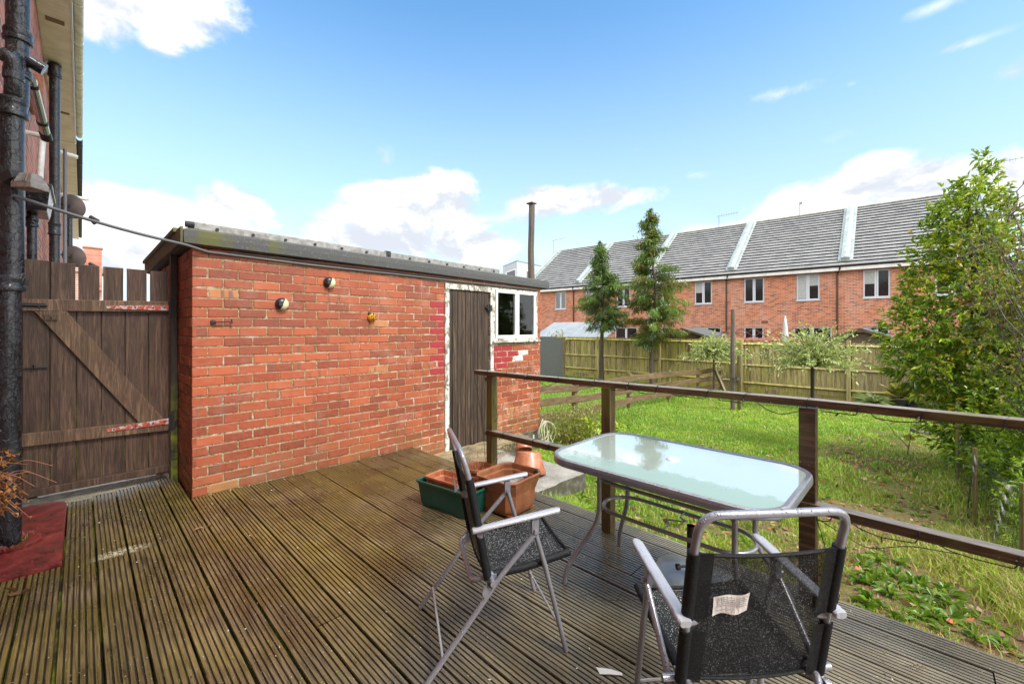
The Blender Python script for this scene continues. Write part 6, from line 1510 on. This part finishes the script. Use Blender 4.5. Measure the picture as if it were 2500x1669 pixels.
# leaf litter
flat_leaves(3600, (2.9, 10.5), (-1.0, 3.0), lambda x, y: gz(x, y) + .012, [(.20, .10, .05), (.32, .19, .10), (.11, .06, .035), (.42, .30, .18), (.40, .12, .05)], .065, M['dry'], 'leaf_litter', 'fallen brown leaves scattered in the worn grass', 'leaves', lambda P: rng.random(len(P)) < (.08 + 1.2 * bare(P[:, 0], P[:, 1])))
# broad leaved weeds
def weeds(spots, name, label):
    parts = []
    for (x, y, n, L, r) in spots:
        for _ in range(n):
            a, b = x + random.gauss(0, r), y + random.gauss(0, r); m = random.randint(7, 13); z = float(gz(a, b)) + .01
            if a < 2.84: continue
            D = unit(np.concatenate([rng.normal(size=(m, 2)), rng.uniform(.15, .9, (m, 1))], 1)); C = np.array([[a, b, z]] * m); s = random.uniform(.7, 1.3)
            c = np.array([(.075, .19, .016), (.13, .27, .022), (.19, .30, .03)])[rng.integers(0, 3, m)] * rng.uniform(.75, 1.2, (m, 1))
            parts.append(leaves(C, D, L * s * rng.uniform(.6, 1.1, m), L * s * rng.uniform(.22, .34, m), c, .25, .18))
    tag(leafmesh(name, parts, M['leafy'], None), label, 'weeds', kind='stuff')
rs = [(random.uniform(3.0, 8), random.uniform(-.3, 4.5), 1, random.uniform(.05, .10), .05) for _ in range(210)]
weeds([(3.75, .12, 34, .10, .18), (3.55, -.25, 12, .08, .2), (3.3, 1.2, 20, .07, .3), (4.2, .9, 12, .07, .3), (3.4, 2.3, 10, .09, .2), (3.05, -.55, 14, .09, .12), (4.4, -.35, 8, .08, .2)] + rs, 'lawn_weeds', 'bright broad leaved weeds growing through the lawn')
# straggly plants beside the shed corner
pl_ = thing('yellowing_plant', 'straggly yellow green plant growing by the right corner of the shed', 'plant', (5.6, 4.3, -.45))
P = np.stack([rng.normal(5.75, .33, 700), rng.normal(4.15, .25, 700), rng.uniform(-.48, .0, 700)], 1); P = P[(P[:, 0] > 5.12)]; n = len(P)
leafmesh('leaves', [shoots(P, unit(rng.normal(size=(n, 3)) * [.5, .5, .3] + [0, 0, 1]), 7, .06, .014, [(.26, .24, .05), (.36, .30, .10), (.14, .20, .03), (.42, .36, .16)], 1, .14, .1), shoots(P[:140] + [.25, -.3, -.1], unit(rng.normal(size=(140, 3)) + [0, 0, .8]), 6, .10, .045, GR[1:5], 1, .08, .2)], M['leafy'], pl_)
g = G()
for _ in range(40): p = P[random.randrange(n)]; branchy(g, (5.7 + random.uniform(-.2, .2), 4.2, -.5), p, .004, .002, 3, .03, 4)
g.build('stems', M['tanplate'], pl_)
n = 90; C = np.stack([rng.normal(13.6, .5, n), rng.normal(4.4, .5, n), np.zeros(n)], 1); C[:, 2] = gz(C[:, 0], C[:, 1]); iv = thing('ivy', 'yellow leaves of a climber on the left end post of the back fence', 'plant', (15.9, 12.4, .7))
C = np.array([[15.88, 12.45, .8]] * 120) + rng.normal(size=(120, 3)) * [.06, .22, .22]; leafmesh('leaves', [shoots(C, unit(rng.normal(size=(120, 3)) + [-.5, 0, -.4]), 4, .09, .06, [(.35, .33, .03), (.20, .24, .03), (.4, .28, .05)], 1, .08, .2)], M['leafy'], iv)
g = G()
for _ in range(8): branchy(g, (15.88, 12.5, -.6), C[random.randrange(120)], .01, .004, 5, .05, 4)
g.build('stems', M['bark'], iv)
